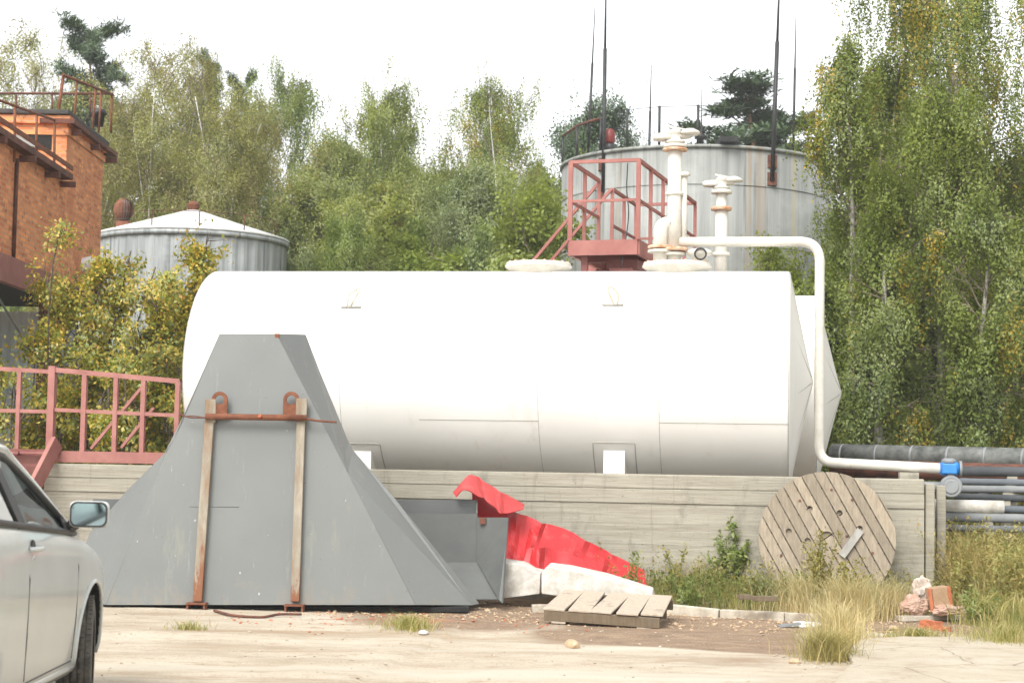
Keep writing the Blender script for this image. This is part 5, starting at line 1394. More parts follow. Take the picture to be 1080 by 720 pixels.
class Skel:
    """trunk and limbs as tubes, and the twigs that carry leaves"""
    def __init__(s, seed): s.r = random.Random(seed); s.g = np.random.default_rng(seed); s.mb = MB(); s.mb2 = MB(); s.tw = []
    def curve(s, p, d, L, n, up, jit):
        pts = [Vector(p)]; d = Vector(d).normalized()
        for k in range(n):
            d = (d + Vector((s.r.gauss(0, jit), s.r.gauss(0, jit), s.r.gauss(0, jit) + up))).normalized()
            pts.append(pts[-1] + d * (L / n))
        return pts
    def grow(s, H, r0, base, nl, reach, prof, el, up, sub=5, subl=.42, trunks=1, spread=0.0, lean=(0, 0), tr=.05, wob=.03):
        for t_ in range(trunks):
            a = s.r.uniform(0, 6.28); dv = Vector((math.cos(a) * spread + lean[0], math.sin(a) * spread + lean[1], 1))
            h = H * (1 if t_ == 0 else s.r.uniform(.72, .97))
            tp = s.curve((math.cos(a) * .12 * (trunks > 1), math.sin(a) * .12 * (trunks > 1), -.15), dv, h, 12, .04, wob)
            zs = h / max(.1, tp[-1].z); tp = [Vector((p.x, p.y, p.z * zs)) for p in tp]
            s.mb.tube(tp, [max(.012, r0 * (1 - i / 12.5)) for i in range(13)], 7)
            n_ = nl // trunks
            for i in range(n_):
                f = base + (1 - base) * ((i + s.r.random()) / n_) ** .9
                f = min(f, .985); k = f * 12; i0 = min(11, int(k)); p = tp[i0].lerp(tp[i0 + 1], k - i0)
                az = i * 2.4 + s.r.uniform(-.6, .6); e = R(el[0] + (el[1] - el[0]) * f + s.r.uniform(-14, 14))
                L = reach * prof((f - base) / (1 - base)) * s.r.uniform(.65, 1.2)
                if L < .12: L = .12
                d = Vector((math.cos(az) * math.cos(e), math.sin(az) * math.cos(e), math.sin(e)))
                lp = s.curve(p, d, L, 6, up, .13)
                s.mb2.tube(lp, [max(.006, r0 * (1 - f * .9) * .45 * (1 - j / 6.6)) for j in range(7)], 5, cap=False)
                s.tw.append((lp[3:], L * .5))
                for j in range(sub):
                    q = s.r.uniform(.25, 1) * 6; j0 = min(5, int(q)); pp = lp[j0].lerp(lp[j0 + 1], q - j0)
                    dd = (lp[j0 + 1] - lp[j0]).normalized() + Vector((s.r.gauss(0, .7), s.r.gauss(0, .7), s.r.gauss(0, .5)))
                    sp = s.curve(pp, dd, L * subl * s.r.uniform(.5, 1.2), 4, up, .16)
                    s.mb2.tube(sp, [.011, .009, .007, .005, .003], 3, cap=False)
                    s.tw.append((sp, L * subl))
        return s
    def tips(s, per, jit):
        P = []
        for pts, L in s.tw:
            n = max(3, int(per * (.4 + L)))
            A = np.array([tuple(p) for p in pts]); t = s.g.random(n) * (len(A) - 1); i = np.minimum(t.astype(int), len(A) - 2)
            f = (t - i)[:, None]
            P.append(A[i] * (1 - f) + A[i + 1] * f + s.g.normal(size=(n, 3)) * jit * (.5 + .5 * L))
        return np.concatenate(P)
    def leaves(s, name, per, jit, size, mat, drop=.3, asp=.6, keep=None):
        P = s.tips(per, jit)
        if keep is not None:               # gaps: clumps are kept where a noise field is high
            k = np.array([noise.noise(Vector(p) * keep[0]) for p in P]); P = P[k + s.g.normal(size=len(P)) * .1 > keep[1]]
        D = s.g.normal(size=P.shape); D[:, 2] -= drop
        L = size * s.g.uniform(.65, 1.35, len(P)); return leaf_mesh(name, P, D, L, L * asp, mat, s.g)
    def strands(s, name, per, ln, gap, size, mat, asp=.62, drift=.10, keep=None):
        """weeping twigs: leaves hang along strands below every twig"""
        P = []; D = []
        base = s.tips(per, .10)
        if keep:
            k = np.array([noise.noise(Vector((p[0] * keep[0], p[1] * keep[0], p[2] * keep[0] * .55))) for p in base]); base = base[k + s.g.normal(size=len(base)) * .07 > keep[1]]
        for b in base:
            l = ln * s.g.uniform(.35, 1.25); n = max(3, int(l / gap)); t = (np.arange(n) + s.g.random(n)) / n
            dx = s.g.normal(size=3) * drift; ph = s.g.random() * 6
            q = b + np.stack([dx[0] * t * l * 2 + .03 * np.sin(t * 5 + ph), dx[1] * t * l * 2 + .03 * np.cos(t * 4 + ph), -t * l + .35 * abs(dx[2]) * np.sin(t * 3)], 1) + s.g.normal(size=(n, 3)) * .024
            P.append(q); d = s.g.normal(size=(n, 3)) * .8; d[:, 2] -= .9; D.append(d)
        P = np.concatenate(P); D = np.concatenate(D)
        keep = P[:, 2] > .25; P = P[keep]; D = D[keep]
        L = size * s.g.uniform(.6, 1.3, len(P)); return leaf_mesh(name, P, D, L, L * asp, mat, s.g)

TEMPL = {}
def template(key, sk, crown, bark):
    TEMPL[key] = dict(trunk=sk.mb.mesh('trunk', Vector(), bark), branches=sk.mb2.mesh('branches', Vector(), 'twig_bark'), crown=crown)
    pass
    V = np.empty(len(crown.vertices) * 3, np.float32); crown.vertices.foreach_get('co', V); V = V.reshape(-1, 3)
    TEMPL[key]['H'] = float(np.percentile(V[:, 2], 99.7)); hi = V[V[:, 2] > .86 * TEMPL[key]['H']]; TEMPL[key]['top'] = Vector((float(hi[:, 0].mean()), float(hi[:, 1].mean()), 0))
    TEMPL[key]['W'] = float(np.percentile(V[:, 0], 98) - np.percentile(V[:, 0], 2))
oval = lambda f: .35 + .65 * math.sin(math.pi * min(1, (f * .85 + .12)))
cone_ = lambda f: 1.02 - .9 * f
bell = lambda f: .62 + .38 * math.sin(math.pi * (f * .8 + .05)) if f < .85 else .82 - (f - .85) * 3.2
for i, seed in enumerate((21, 22, 23)):
    sk = Skel(seed).grow(12, .13, .18, 60, 2.7, bell, (30, 60), -.02, 6)
    template('birch%d' % i, sk, sk.strands('crown', 15, .75, .050, .070, 'birch_leaf', drift=.12, keep=(.95, -.16)), 'birch_bark')
for i, seed in enumerate((31, 32, 33)):
    sk = Skel(seed).grow(12, .07, .30, 60, 2.2, bell, (40, 64), .03, 6, trunks=2, spread=.07, wob=.05)
    template('pale%d' % i, sk, sk.strands('crown', 20, .55, .050, .056, 'pale_birch_leaf', drift=.2, keep=(1.1, -.2)), 'birch_bark')
for i, seed in enumerate((41, 42, 43)):
    sk = Skel(seed).grow(10, .15, .10, 62, 2.7, oval, (12, 60), .05, 6)
    template('broad%d' % i, sk, sk.leaves('crown', 300, .27, .078, 'green_leaf', keep=(1.0, -.10)), 'grey_bark')
for i, seed in enumerate((51, 52)):
    sk = Skel(seed).grow(12, .17, .30, 44, 2.5, lambda f: (1.0 - .75 * f) * (.6 + .4 * abs(math.sin(f * 21))), (2, 40), .06, 6, .38)
    P = sk.tips(16, .10); n = len(P); rep = 9
    PP_ = np.repeat(P, rep, 0) + sk.g.normal(size=(n * rep, 3)) * .04; D_ = sk.g.normal(size=PP_.shape); D_[:, 2] += .9
    template('pine%d' % i, sk, leaf_mesh('crown', PP_, D_, .17 * sk.g.uniform(.7, 1.2, len(PP_)), np.full(len(PP_), .026), 'pine_needle', sk.g, .02), 'pine_bark')
for i, seed in enumerate((61, 62)):
    sk = Skel(seed).grow(5, .06, .05, 60, 1.5, oval, (35, 75), .06, 6, trunks=5, spread=.33)
    template('bush%d' % i, sk, sk.leaves('crown', 330, .17, .066, 'bright_leaf', keep=(1.5, -.12)), 'grey_bark')

def plant(name, key, x, y, H, Wd, rz, label, cat='tree', leaf=None, group=None, z=None):
    T_ = TEMPL[key]
    root = thing(name, (x, y, 0 if z is None else z), label, cat, group)
    root.rotation_euler = (0, 0, rz); sc = H / T_['H']; sw = Wd / T_['W']; root.scale = (sw, sw, sc)
    off = Matrix.Rotation(rz, 3, 'Z') @ (T_['top'] * sw); root.location.x -= off.x; root.location.y -= off.y
    for nm in ('trunk', 'branches', 'crown'):
        o = bpy.data.objects.new(nm, T_[nm]); COL.objects.link(o); o.parent = root
        if nm == 'crown' and leaf:
            o.material_slots[0].link = 'OBJECT'; o.material_slots[0].material = MATS[leaf]
    return root
def ptree(name, key, px, top, Y, wpx, label, leaf=None, cat='tree', rz=None):
    p = at(px, top, Y); return plant(name, key, p.x, p.y, p.z, wpx * Y / F * 1.5, random.uniform(0, 6.28) if rz is None else rz, label, cat, leaf)

# the wood behind the yard, left to right
ptree('birch_tree', 'pale0', 15, 38, 58, 75, 'pale thin birch at the far left, rising behind the brick tower roof')
ptree('birch_tree', 'pale1', 50, 52, 64, 44, 'sparse pale birch between the far left birch and the dark pine')
ptree('pine_tree', 'pine0', 99, 24, 62, 120, 'dark green pine rising above the roof railing of the brick tower')
ptree('birch_tree', 'pale2', 128, 105, 50, 60, 'low yellowish birch just right of the brick tower corner')
ptree('birch_tree', 'pale1', 152, 72, 49, 66, 'slender straw-green birch with a white trunk, first right of the pine')
ptree('birch_tree', 'pale0', 180, 50, 53, 62, 'tallest straw-green birch above the silver tank, left of its roof peak')
ptree('birch_tree', 'pale2', 207, 64, 50, 66, 'straw-green birch standing right over the roof peak of the silver tank')
ptree('birch_tree', 'pale1', 237, 84, 47, 62, 'straw-green birch over the right half of the silver tank roof', rz=2.2)
ptree('birch_tree', 'pale0', 268, 112, 48, 62, 'lowest straw-green birch of the pale clump, over the right edge of the silver tank', rz=4.0)
ptree('pine_tree', 'pine1', 221, 58, 66, 46, 'small dark pine tip showing behind the pale birch clump, its left one')
ptree('pine_tree', 'pine0', 257, 78, 66, 50, 'dark pine top between the pale birches and the green lime-like tree')
ptree('broadleaf_tree', 'birch1', 302, 76, 58, 70, 'tall dark green drooping tree right of the pale birch clump', 'green_leaf')
ptree('broadleaf_tree', 'broad1', 345, 152, 55, 66, 'rounded green tree in the dip between the drooping tree and the yellow-flecked birch', 'mixed_leaf')
ptree('birch_tree', 'birch0', 409, 90, 56, 70, 'tall birch with yellow flecks above the left half of the white tank')
ptree('broadleaf_tree', 'broad2', 372, 150, 60, 70, 'dark green tree close behind the left side of the yellow-flecked birch')
ptree('broadleaf_tree', 'broad0', 455, 178, 54, 80, 'olive green tree in the dip between the two tall birches', 'mixed_leaf')
ptree('birch_tree', 'birch2', 520, 86, 56, 74, 'tall broad birch with yellow top, left of the red catwalk')
ptree('broadleaf_tree', 'broad2', 440, 172, 64, 60, 'dark green tree far behind, right of the yellow-flecked birch trunk', 'green_leaf')
ptree('broadleaf_tree', 'broad0', 405, 135, 65, 48, 'dark green tree directly behind the yellow-flecked birch', 'green_leaf')
ptree('broadleaf_tree', 'broad1', 518, 128, 65, 52, 'dark green tree directly behind the broad yellow-topped birch', 'green_leaf')
ptree('broadleaf_tree', 'broad1', 572, 172, 60, 34, 'dark tree filling the gap right of the broad yellow-topped birch')
ptree('broadleaf_tree', 'broad1', 330, 190, 48, 78, 'green tree low in front of the drooping tree, right of the silver tank', 'mixed_leaf')
ptree('willow_bush', 'bush0', 327, 246, 41, 64, 'grey-green bush just right of the silver tank', 'grey_leaf', 'bush')
ptree('broadleaf_tree', 'broad2', 390, 195, 47, 84, 'olive tree standing in front of the yellow-flecked birch', 'mixed_leaf')
ptree('willow_bush', 'bush1', 425, 222, 42, 92, 'bushy green willow behind the middle of the white tank', 'mixed_leaf', 'bush')
ptree('broadleaf_tree', 'broad0', 500, 178, 48, 92, 'grey-green tree in front of the broad yellow-topped birch', 'grey_leaf')
ptree('willow_bush', 'bush0', 478, 238, 41, 88, 'leafy green bush low behind the white tank, left of the bright willow', 'green_leaf', 'bush')
ptree('willow_bush', 'bush1', 548, 205, 39, 95, 'bright green willow left of the bare manhole and the catwalk stair', 'bright_leaf', 'bush')
ptree('willow_bush', 'bush0', 592, 178, 46, 60, 'bright green bush showing between the catwalk stair and the tall grey tank', 'bright_leaf', 'bush')
ptree('broadleaf_tree', 'broad2', 626, 108, 62, 72, 'dark rounded tree behind the red lamp on the tall tank', 'pine_needle')
ptree('pine_tree', 'pine1', 792, 88, 64, 165, 'dark pine rising behind the right half of the tall grey tank')
ptree('willow_bush', 'bush1', 826, 262, 31, 66, 'small bright bush behind the bend of the white feed pipe', 'bright_leaf', 'bush')
ptree('broadleaf_tree', 'broad0', 366, 232, 40, 66, 'low dense green tree behind the white tank, right of the grey-green bush', 'green_leaf')
# far wood closing the gaps: one mass
Pm = []
frng = np.random.default_rng(77)
for k in range(56):
    x = -34 + 66 * (k / 55) + frng.normal() * .5; y = 76 + frng.normal() * 3; h = frng.uniform(10.5, 14.5); r_ = frng.uniform(1.8, 2.8)
    n = 2600; q = unit(frng.normal(size=(n, 3))) * (frng.random((n, 1)) ** .4); q = q * np.array([r_, r_, h / 2]) + np.array([x, y, h / 2])
    Pm.append(q)
Pm = np.concatenate(Pm); L_ = frng.uniform(.2, .4, len(Pm))
me = leaf_mesh('distant_wood', Pm, frng.normal(size=Pm.shape), L_, L_ * .7, 'green_leaf', frng)
dw = bpy.data.objects.new('distant_wood', me); COL.objects.link(dw); setp(dw, 'dark far wood showing through gaps between the nearer trees', 'wood', kind='stuff')

# weeping birches on the right, each grown for its place
def near_birch(key, seed, px, top, Y, wpx, label, nl, per, ln, leaf='near_birch_leaf', base=.10, el=(25, 60), trunks=1, lean=(0, 0), gap=.062, size=.078, up=-.03, sub=6, prof=bell, rz=0):
    p = at(px, top, Y); H = p.z; wd = wpx * Y / F
    sk = Skel(seed).grow(H, .13, base, nl, wd * .66, prof, el, up, sub, .42, trunks, .12, lean)
    crown = sk.strands('crown', per * 3.0, ln, gap * .66, size * .74, leaf, drift=.09, keep=(1.15, -.05))
    root = thing('birch_tree', (p.x, p.y, 0), label, 'tree')
    root.rotation_euler = (0, 0, rz)
    for nm, me in (('trunk', sk.mb.mesh('trunk', Vector(), 'dull_birch_bark')), ('branches', sk.mb2.mesh('branches', Vector(), 'twig_bark')), ('crown', crown)):
        o = bpy.data.objects.new(nm, me); COL.objects.link(o); o.parent = root
full = lambda f: .9 - .25 * abs(f - .3)
near_birch('a', 101, 1048, -110, 34, 150, 'tallest weeping birch at top right, its long strands hanging past the top edge', 80, 2.8, 2.0, gap=.042, size=.08, base=.15)
near_birch('b', 102, 897, 66, 31, 108, 'weeping birch with bright fringed left edge beside the tall grey tank', 64, 7.0, .8, base=.03, prof=lambda f: 1.12 - .5 * f if f < .8 else .72 - (f - .8) * 1.5)
near_birch('g', 107, 948, 62, 33.5, 135, 'weeping birch standing behind and between the fringed birch and the dense dark one', 60, 6.5, 1.0, base=.05)
near_birch('c', 103, 985, 105, 29.5, 150, 'dense dark weeping birch in the middle of the right-hand group, above the insulated pipe', 64, 7, .9, base=.03, prof=lambda f: .95 - .3 * f)
near_birch('d', 104, 1068, -40, 30.5, 150, 'weeping birch at the right edge of the photo with yellow strands', 66, 6.5, 1.1, base=.05)
near_birch('h', 108, 1092, 10, 32, 130, 'weeping birch half outside the right edge, behind the yellow-stranded one', 60, 6.5, 1.0, base=.05)
near_birch('e', 105, 920, 190, 28.5, 110, 'lower weeping birch right behind the cone end of the rear tank', 50, 7, .7, base=.03, prof=lambda f: 1.0 - .4 * f)
near_birch('f', 106, 1035, 235, 28.3, 120, 'lower dark birch at right, hanging over the insulated pipe', 50, 7, .7, base=.03, prof=lambda f: 1.0 - .4 * f)
for px, top, Y, w, k, lab in ((940, 230, 39, 130, 'broad0', 'dark tree deep behind the weeping birches, left one'), (1040, 180, 41, 140, 'broad1', 'dark tree deep behind the weeping birches, right one'), (1110, 150, 38, 120, 'broad2', 'dark tree beyond the right edge, behind the pipes')):
    ptree('broadleaf_tree', k, px, top, Y, w, lab)
for px, top, Y, w, k, lab in ((905, 400, 34, 70, 'bush0', 'dark bush under the weeping birches, behind the left end of the insulated pipe'), (975, 405, 34, 80, 'bush1', 'dark bush under the weeping birches, behind the middle of the insulated pipe'), (1050, 400, 33, 90, 'bush0', 'dark bush under the weeping birches at the right edge')):
    ptree('willow_bush', k, px, top, Y, w, lab, 'green_leaf', 'bush')

# yellow-green shrub left of the tank
def shrub(seed, px, top, Y, wpx, label, per=42, nl=70, size=.066):
    p = at(px, top, Y); H = p.z; wd = wpx * Y / F
    sk = Skel(seed).grow(H, .035, .06, nl, wd * .40, oval, (28, 72), .05, 6, .5, 6, .30, wob=.05)
    cr = sk.leaves('crown', per * 4.2, .19, size * .92, 'shrub_leaf', drop=.35, asp=.62, keep=(1.9, .02))
    root = thing('leafy_shrub', (p.x, p.y, 0), label, 'shrub')
    sk.mb.add(sk.mb2.v, sk.mb2.f, True)
    for nm, me in (('stem', sk.mb.mesh('stem', Vector(), 'shrub_bark')), ('crown', cr)):
        o = bpy.data.objects.new(nm, me); COL.objects.link(o); o.parent = root
shrub(201, 122, 256, 25.3, 150, 'tall yellow-green shrub between the brick tower and the white tank', 50, 84)
shrub(202, 62, 258, 25.9, 80, 'thinner yellow-green shrub under the brick tower edge', 24, 40)
shrub(203, 20, 372, 24.3, 100, 'low yellow-green shrub behind the railing at the left edge', 42, 50)
shrub(205, 176, 305, 25.0, 95, 'leafy yellow-green shrub squeezed against the left end of the white tank', 34, 60)
shrub(204, 150, 390, 24.0, 110, 'low green shrub behind the red railing, next to the tank end', 42, 56)
p = at(60, 455, 27)
single('low_shed_wall', MB().box((p.x + .8, 28.5, .9), (6.4, .2, 2.0)), 'board_concrete', (p.x, 28.5, 0), 'low grey concrete fence behind the shrub and red railing', 'fence')

# ------------------------------------------------------------------ grass and weeds
def blades(name, pts, H, Wd, mat, label, seed, lean=.35, kind='stuff', cat='grass', bend=.5):
    rng = np.random.default_rng(seed); N = len(pts)
    P = np.array(pts); h = H * rng.uniform(.3, 1.0, N) ** 1.3 * 1.45
    az = rng.uniform(0, 2 * np.pi, N); lean_ = np.abs(rng.normal(0, lean, N))
    d = np.stack([np.cos(az) * lean_, np.sin(az) * lean_, np.ones(N)], 1)
    s = np.stack([-np.sin(az + rng.normal(0, .8, N)), np.cos(az + rng.normal(0, .8, N)), np.zeros(N)], 1) * (Wd * rng.uniform(.6, 1.4, N))[:, None]
    out = np.stack([np.cos(az), np.sin(az), np.zeros(N)], 1)
    V = np.empty((N, 6, 3))
    m = P + d * (h * .55)[:, None]; t = P + d * h[:, None] + out * (h * bend * rng.uniform(0, 1, N))[:, None] - np.array([0, 0, 1]) * (h * bend * .3)[:, None]
    V[:, 0] = P - s; V[:, 1] = P + s; V[:, 2] = m - s * .8; V[:, 3] = m + s * .8; V[:, 4] = t - s * .12; V[:, 5] = t + s * .12
    b = np.arange(N)[:, None] * 6
    Fq = np.concatenate([b + np.array([0, 1, 3, 2]), b + np.array([2, 3, 5, 4])])
    me = np_mesh(name, V.reshape(-1, 3), Fq, mat)
    o = bpy.data.objects.new(name, me); COL.objects.link(o); return setp(o, label, cat, kind=kind)
def sc_(n, fn, seed):
    rng = random.Random(seed); out = []
    while len(out) < n:
        r_ = fn(rng)
        if r_ is not None: out.append((r_[0], r_[1], gh(r_[0], r_[1]) - .01))
    return out
LITTER = [(*g0(px, py).xy, r_) for px, py, r_ in ((985, 630, .36), (960, 634, .3), (1005, 640, .3), (985, 646, .36), (975, 660, .5), (930, 655, .35))]
def uvr(rng, u0, u1, v0, v1, dens=None):
    u = rng.uniform(u0, u1); v = rng.uniform(v0, v1); p = W(u, v, 0)
    k = noise.noise(Vector((p.x * 1.3, p.y * 1.3, 9))) + .15
    if dens: k += dens(u, v)
    for cx, cy, rr_ in LITTER:
        if math.hypot(p.x - cx, p.y - cy) < rr_: return None
    return (p.x, p.y) if rng.random() < .45 + k else None
blades('wall_foot_grass', sc_(6500, lambda r: uvr(r, .9, 5.0, -.95, -.03), 1), .20, .0035, 'green_grass', 'mixed green and straw grass along the foot of the concrete wall', 1, .4)
blades('meadow', sc_(30000, lambda r: uvr(r, 4.95, 11, -1.0, 3.5), 2), .74, .0045, 'meadow_weeds', 'tall brownish weeds and dry grass beyond the right end of the wall', 2, .28, cat='weeds')
blades('meadow', sc_(9000, lambda r: uvr(r, 4.6, 9, -2.2, .2), 3), .32, .004, 'green_grass', 'mixed low grass around the litter heap at the right', 3, .4)
def tuft(px, py, r_, n, H, mat, label, seed, sq=1.0, cat='grass tuft', name='grass_tuft', w=.0026, lean=.36):
    c = onz(px, py, .05); rng = random.Random(seed); pts = []
    for _ in range(n):
        a = rng.uniform(0, 6.28); q = r_ * abs(rng.gauss(0, .55)); x, y = c.x + math.cos(a) * q, c.y + math.sin(a) * q * sq
        pts.append((x, y, gh(x, y) - .01))
    o = blades(name, pts, H, w, mat, label, seed, lean, 'thing', cat)
    o.data.transform(Matrix.Translation((-c.x, -c.y, 0))); o.location = (c.x, c.y, 0)
tuft(892, 648, .40, 2000, .44, 'dry_grass', 'tall straw-coloured grass clump in front of the cable reel', 11)
tuft(846, 642, .38, 1300, .40, 'dry_grass', 'straw grass clump at the lower left of the cable reel', 12)
tuft(938, 646, .34, 1000, .40, 'dry_grass', 'straw grass clump at the lower right of the cable reel', 13)
tuft(872, 690, .24, 1500, .24, 'olive_grass', 'olive dry grass tuft standing alone in the foreground on the bare earth', 14, lean=.5)
tuft(884, 670, .26, 1100, .34, 'dry_grass', 'straw grass strip linking the foreground tuft with the clump at the reel', 15, 2.4)
tuft(432, 660, .26, 900, .13, 'green_grass', 'small green grass patch on the brick dust right of the hopper foot', 16, 1.2, lean=.6)
tuft(1066, 676, .42, 1800, .20, 'green_grass', 'green grass patch at the right edge beside the concrete pad', 17, 1.0)
tuft(968, 668, .45, 900, .13, 'green_grass', 'thin low grass line along the far edge of the concrete pad', 18, .5, lean=.6)
tuft(200, 660, .2, 260, .09, 'green_grass', 'tiny grass wisps on the ground in front of the left hopper foot', 19, 1.0, lean=.7)
tuft(735, 632, .3, 700, .38, 'dry_grass', 'straw wisps against the wall right of the red sheets', 20)
tuft(1050, 646, .35, 1300, .40, 'dry_grass', 'straw grass clump right of the litter heap', 25)

def weed(px, py, H, spread, nst, mat, label, seed, lsz=.05, per=46, stemmat='weed_leaf'):
    c0 = onz(px, py, .1); z0 = gh(c0.x, c0.y); rg = random.Random(seed); g = np.random.default_rng(seed)
    root = thing('weed_plant', (c0.x, c0.y, z0), label, 'weed')
    mb = MB(); P = []
    for k in range(nst):
        a = rg.uniform(0, 6.28); ln = H * rg.uniform(.55, 1.1); sp = spread * rg.uniform(.2, 1)
        pts = fit([(math.cos(a) * .02, math.sin(a) * .02, 0), (math.cos(a) * sp * .4 + rg.gauss(0, .02), math.sin(a) * sp * .4, ln * .5), (math.cos(a) * sp + rg.gauss(0, .03), math.sin(a) * sp, ln)], 6)
        mb.tube(pts, [.006 - .004 * i / (len(pts) - 1) for i in range(len(pts))], 4, cap=False)
        A = np.array([tuple(p) for p in pts]); n = int(per * 2.3 * ln / .6); t = (.12 + .88 * g.random(n)) * (len(A) - 1.001); i = t.astype(int); f = (t - i)[:, None]
        P.append(A[i] * (1 - f) + A[i + 1] * f + g.normal(size=(n, 3)) * .026)
    P = np.concatenate(P); D = g.normal(size=P.shape); D[:, 2] += .15; L = lsz * g.uniform(.5, 1.4, len(P))
    o = bpy.data.objects.new('stem', mb.mesh('stem', Vector(), stemmat)); COL.objects.link(o); o.parent = root
    o = bpy.data.objects.new('foliage', leaf_mesh('foliage', P, D, L, L * .42, mat, g)); COL.objects.link(o); o.parent = root
weed(776, 628, .78, .24, 14, 'weed_leaf', 'largest bright green weed between the red sheets and the cable reel', 1, .075, 60)
weed(808, 618, .45, .2, 9, 'weed_leaf', 'green weed touching the left edge of the cable reel', 2, .06)
weed(752, 628, .40, .18, 8, 'weed_leaf', 'short dark green weed just left of the largest green weed', 3, .055)
weed(690, 622, .42, .16, 7, 'weed_leaf', 'low leafy green weed at the right tip of the red sheets', 14, .05)
weed(724, 634, .30, .2, 8, 'weed_leaf', 'low spreading green weed just above the kerb, left of the short board chip', 15, .05)
weed(792, 634, .38, .22, 10, 'yellow_weed_leaf', 'yellowish bushy weed behind the two board offcuts', 16, .04)
weed(832, 622, .48, .18, 9, 'weed_leaf', 'light green weed at the foot of the cable reel', 17, .05)
weed(764, 628, .9, .14, 5, 'weed_leaf', 'tallest thin green stalk behind the largest green weed', 18, .05, 50)
weed(1022, 640, .55, .25, 10, 'yellow_weed_leaf', 'brownish bushy weed right behind the box in the litter', 19, .04, 60)
weed(1042, 632, .7, .3, 10, 'weed_leaf', 'light green bushy weed in the meadow under the lowest pipe', 20, .045, 50)
weed(712, 628, .55, .16, 6, 'yellow_weed_leaf', 'thin yellow-flowered weed right of the tip of the red sheets', 4, .04, 36)
weed(738, 622, .62, .14, 5, 'yellow_weed_leaf', 'tall thin yellowish weed against the wall, left of the largest green weed', 5, .038, 34)
weed(668, 632, .62, .13, 5, 'weed_leaf', 'sparse green weed standing before the right tip of the red sheets', 6, .05, 26, )
weed(632, 628, .66, .13, 6, 'yellow_weed_leaf', 'sparse yellow-green weed standing before the middle of the red sheets', 7, .045, 26)
weed(868, 640, .85, .22, 10, 'yellow_weed_leaf', 'brownish weed growing up the middle of the cable reel', 8, .04, 60)
weed(897, 642, .6, .2, 8, 'yellow_weed_leaf', 'brownish weed on the cable reel next to the leaning board', 9, .04, 50)
weed(1066, 640, .6, .25, 9, 'weed_leaf', 'bright green weed at the right edge beyond the litter heap', 10, .07)
weed(1035, 650, .3, .22, 8, 'weed_leaf', 'low bright green weed right of the orange broken brick', 11, .06)
weed(1012, 628, .95, .16, 6, 'yellow_weed_leaf', 'tall reddish weed stalk beyond the wall end, crossing the grey pipes', 12, .035, 40)
weed(1054, 628, .85, .2, 7, 'yellow_weed_leaf', 'tall seedy weed crossing the pipes close to the right edge', 13, .04, 40)

# leafy, seedy stalks that make the weed patches: nobody could count them
def stalks(name, n, fn, h0, h1, per, size, mat, label, seed):
    rng = np.random.default_rng(seed); P = []
    for (x, y, z) in sc_(n, fn, seed):
        h = rng.uniform(h0, h1); k = max(6, int(per * h)); t = rng.random(k) ** .8; a = rng.normal(0, .22, 2)
        P.append(np.stack([x + a[0] * t * h + rng.normal(0, .03, k), y + a[1] * t * h + rng.normal(0, .03, k), z + t * h], 1))
    P = np.concatenate(P); D = rng.normal(size=P.shape); D[:, 2] += .5; L = size * rng.uniform(.5, 1.5, len(P))
    o = bpy.data.objects.new(name, leaf_mesh(name, P, D, L, L * .4, mat, rng)); COL.objects.link(o); setp(o, label, 'weeds', kind='stuff')
stalks('meadow_stalks', 1500, lambda r: uvr(r, 4.95, 9.5, -1.4, 2.5), .35, .95, 62, .042, 'meadow_weeds', 'seedy leafy stalks in the meadow beyond the wall end', 31)
stalks('wall_foot_weeds', 300, lambda r: uvr(r, 1.75, 4.9, -.9, -.05), .10, .36, 110, .040, 'weed_leaf', 'low leafy weeds along the foot of the concrete wall', 32)
stalks('wall_foot_stalks', 230, lambda r: uvr(r, 1.3, 4.9, -.9, -.05), .15, .55, 60, .034, 'yellow_weed_leaf', 'yellowish seedy stalks along the foot of the concrete wall', 33)

# gravel and grit scattered over the yard
gr = np.random.default_rng(5)
def grit(name, n, fn, smin, smax, mat, label, seed):
    rng = random.Random(seed); mb = MB()
    octv = [Vector(v) for v in ((1, 0, 0), (-1, 0, 0), (0, 1, 0), (0, -1, 0), (0, 0, 1), (0, 0, -1))]
    octf = [(0, 2, 4), (2, 1, 4), (1, 3, 4), (3, 0, 4), (2, 0, 5), (1, 2, 5), (3, 1, 5), (0, 3, 5)]
    k = 0
    while k < n:
        q = fn(rng)
        if q is None: continue
        x, y = q; s_ = smin + (smax - smin) * rng.random() ** 3; z = gh(x, y) + s_ * .2; k += 1
        m = Matrix.Rotation(rng.uniform(0, 6), 3, 'Z') @ Matrix.Rotation(rng.uniform(-.5, .5), 3, 'X')
        mb.add([Vector((x, y, z)) + m @ Vector((v.x * s_ * rng.uniform(.6, 1.5), v.y * s_ * rng.uniform(.6, 1.3), v.z * s_ * .55)) for v in octv], octf)
    o = obj(name, mb, mat); setp(o, label, 'gravel', kind='stuff')
anyw = lambda r: (r.uniform(-5, 5.5), 11.5 + 8 * r.random())
band = lambda r: (lambda p: (p.x, p.y))(W(r.uniform(-1.6, 4.6), r.uniform(-3.3, -1.0), 0))
grit('gravel', 1100, anyw, .004, .022, 'pad_concrete', 'pale grit scattered over the yard', 3)
grit('gravel', 2200, band, .004, .03, 'tan_stone', 'brown stones and clods on the earth before the kerb', 4)
near_h = lambda r: (lambda p: (p.x, p.y))(onz(r.gauss(430, 110), 648 + abs(r.gauss(0, 9)), .0))
grit('brick_chips', 420, near_h, .004, .022, 'orange_brick', 'reddish brick chips strewn in front of the hopper and trough', 6)
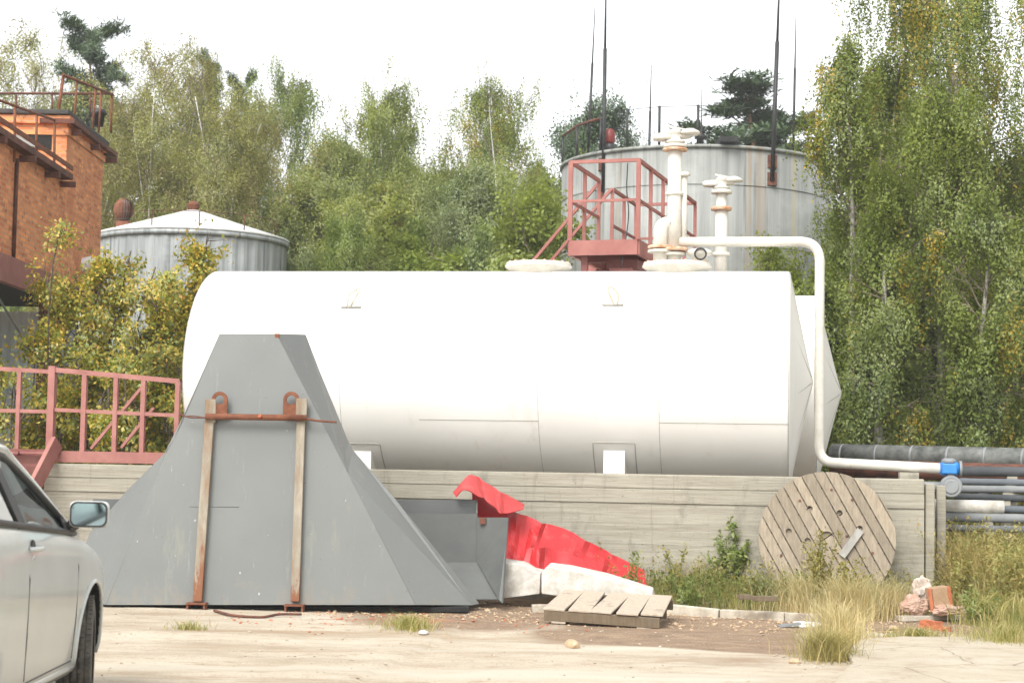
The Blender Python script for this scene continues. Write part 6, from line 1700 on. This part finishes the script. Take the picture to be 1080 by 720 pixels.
# ================================================================== DAYLIGHT
world = bpy.data.worlds.new("World"); scene.world = world; world.use_nodes = True
nt = world.node_tree; nt.nodes.clear()
SUN_EL, SUN_AZ = R(48), R(205)           # overcast: the bright part of the sky is behind the camera, to the left
sky = nt.nodes.new('ShaderNodeTexSky'); sky.sky_type = 'NISHITA'; sky.sun_disc = False
sky.sun_elevation = SUN_EL; sky.sun_rotation = SUN_AZ; sky.air_density = 1.0; sky.dust_density = 3.0; sky.ozone_density = 1.0
hs = nt.nodes.new('ShaderNodeHueSaturation'); hs.inputs['Saturation'].default_value = .10
bg = nt.nodes.new('ShaderNodeBackground'); bg.inputs['Strength'].default_value = .14
wo = nt.nodes.new('ShaderNodeOutputWorld')
nt.links.new(sky.outputs[0], hs.inputs['Color']); nt.links.new(hs.outputs[0], bg.inputs['Color']); nt.links.new(bg.outputs[0], wo.inputs['Surface'])
sl = bpy.data.lights.new('sun', 'SUN'); sl.energy = .75; sl.angle = R(25); sl.color = (1, .96, .90)
so = bpy.data.objects.new('sun', sl); COL.objects.link(so)
sd = Vector((math.sin(SUN_AZ) * math.cos(SUN_EL), math.cos(SUN_AZ) * math.cos(SUN_EL), math.sin(SUN_EL)))
so.rotation_euler = sd.to_track_quat('Z', 'Y').to_euler()
scene.view_settings.view_transform = 'Standard'; scene.view_settings.look = 'None'
scene.view_settings.gamma = 1; scene.view_settings.exposure = 1.4
scene.cycles.use_denoising = True
scene.cycles.max_bounces = 8; scene.cycles.transparent_max_bounces = 16

# haze volume added to pale the trees and soften their contrast
hz = MB().box((0, 190, 14), (644, 464, 31))
MATS['air'] = None
t = NT('air'); pv = t.n('ShaderNodeVolumePrincipled'); pv.inputs['Color'].default_value = (.93, .95, .93, 1); pv.inputs['Density'].default_value = .0009
t.l(pv.outputs[0], t.out.inputs['Volume']); MATS['air'] = t.m
ho = obj('haze', hz, 'air'); ho['kind'] = 'stuff'; ho['label'] = 'thin pale damp air over the yard and the wood'; ho['category'] = 'haze'
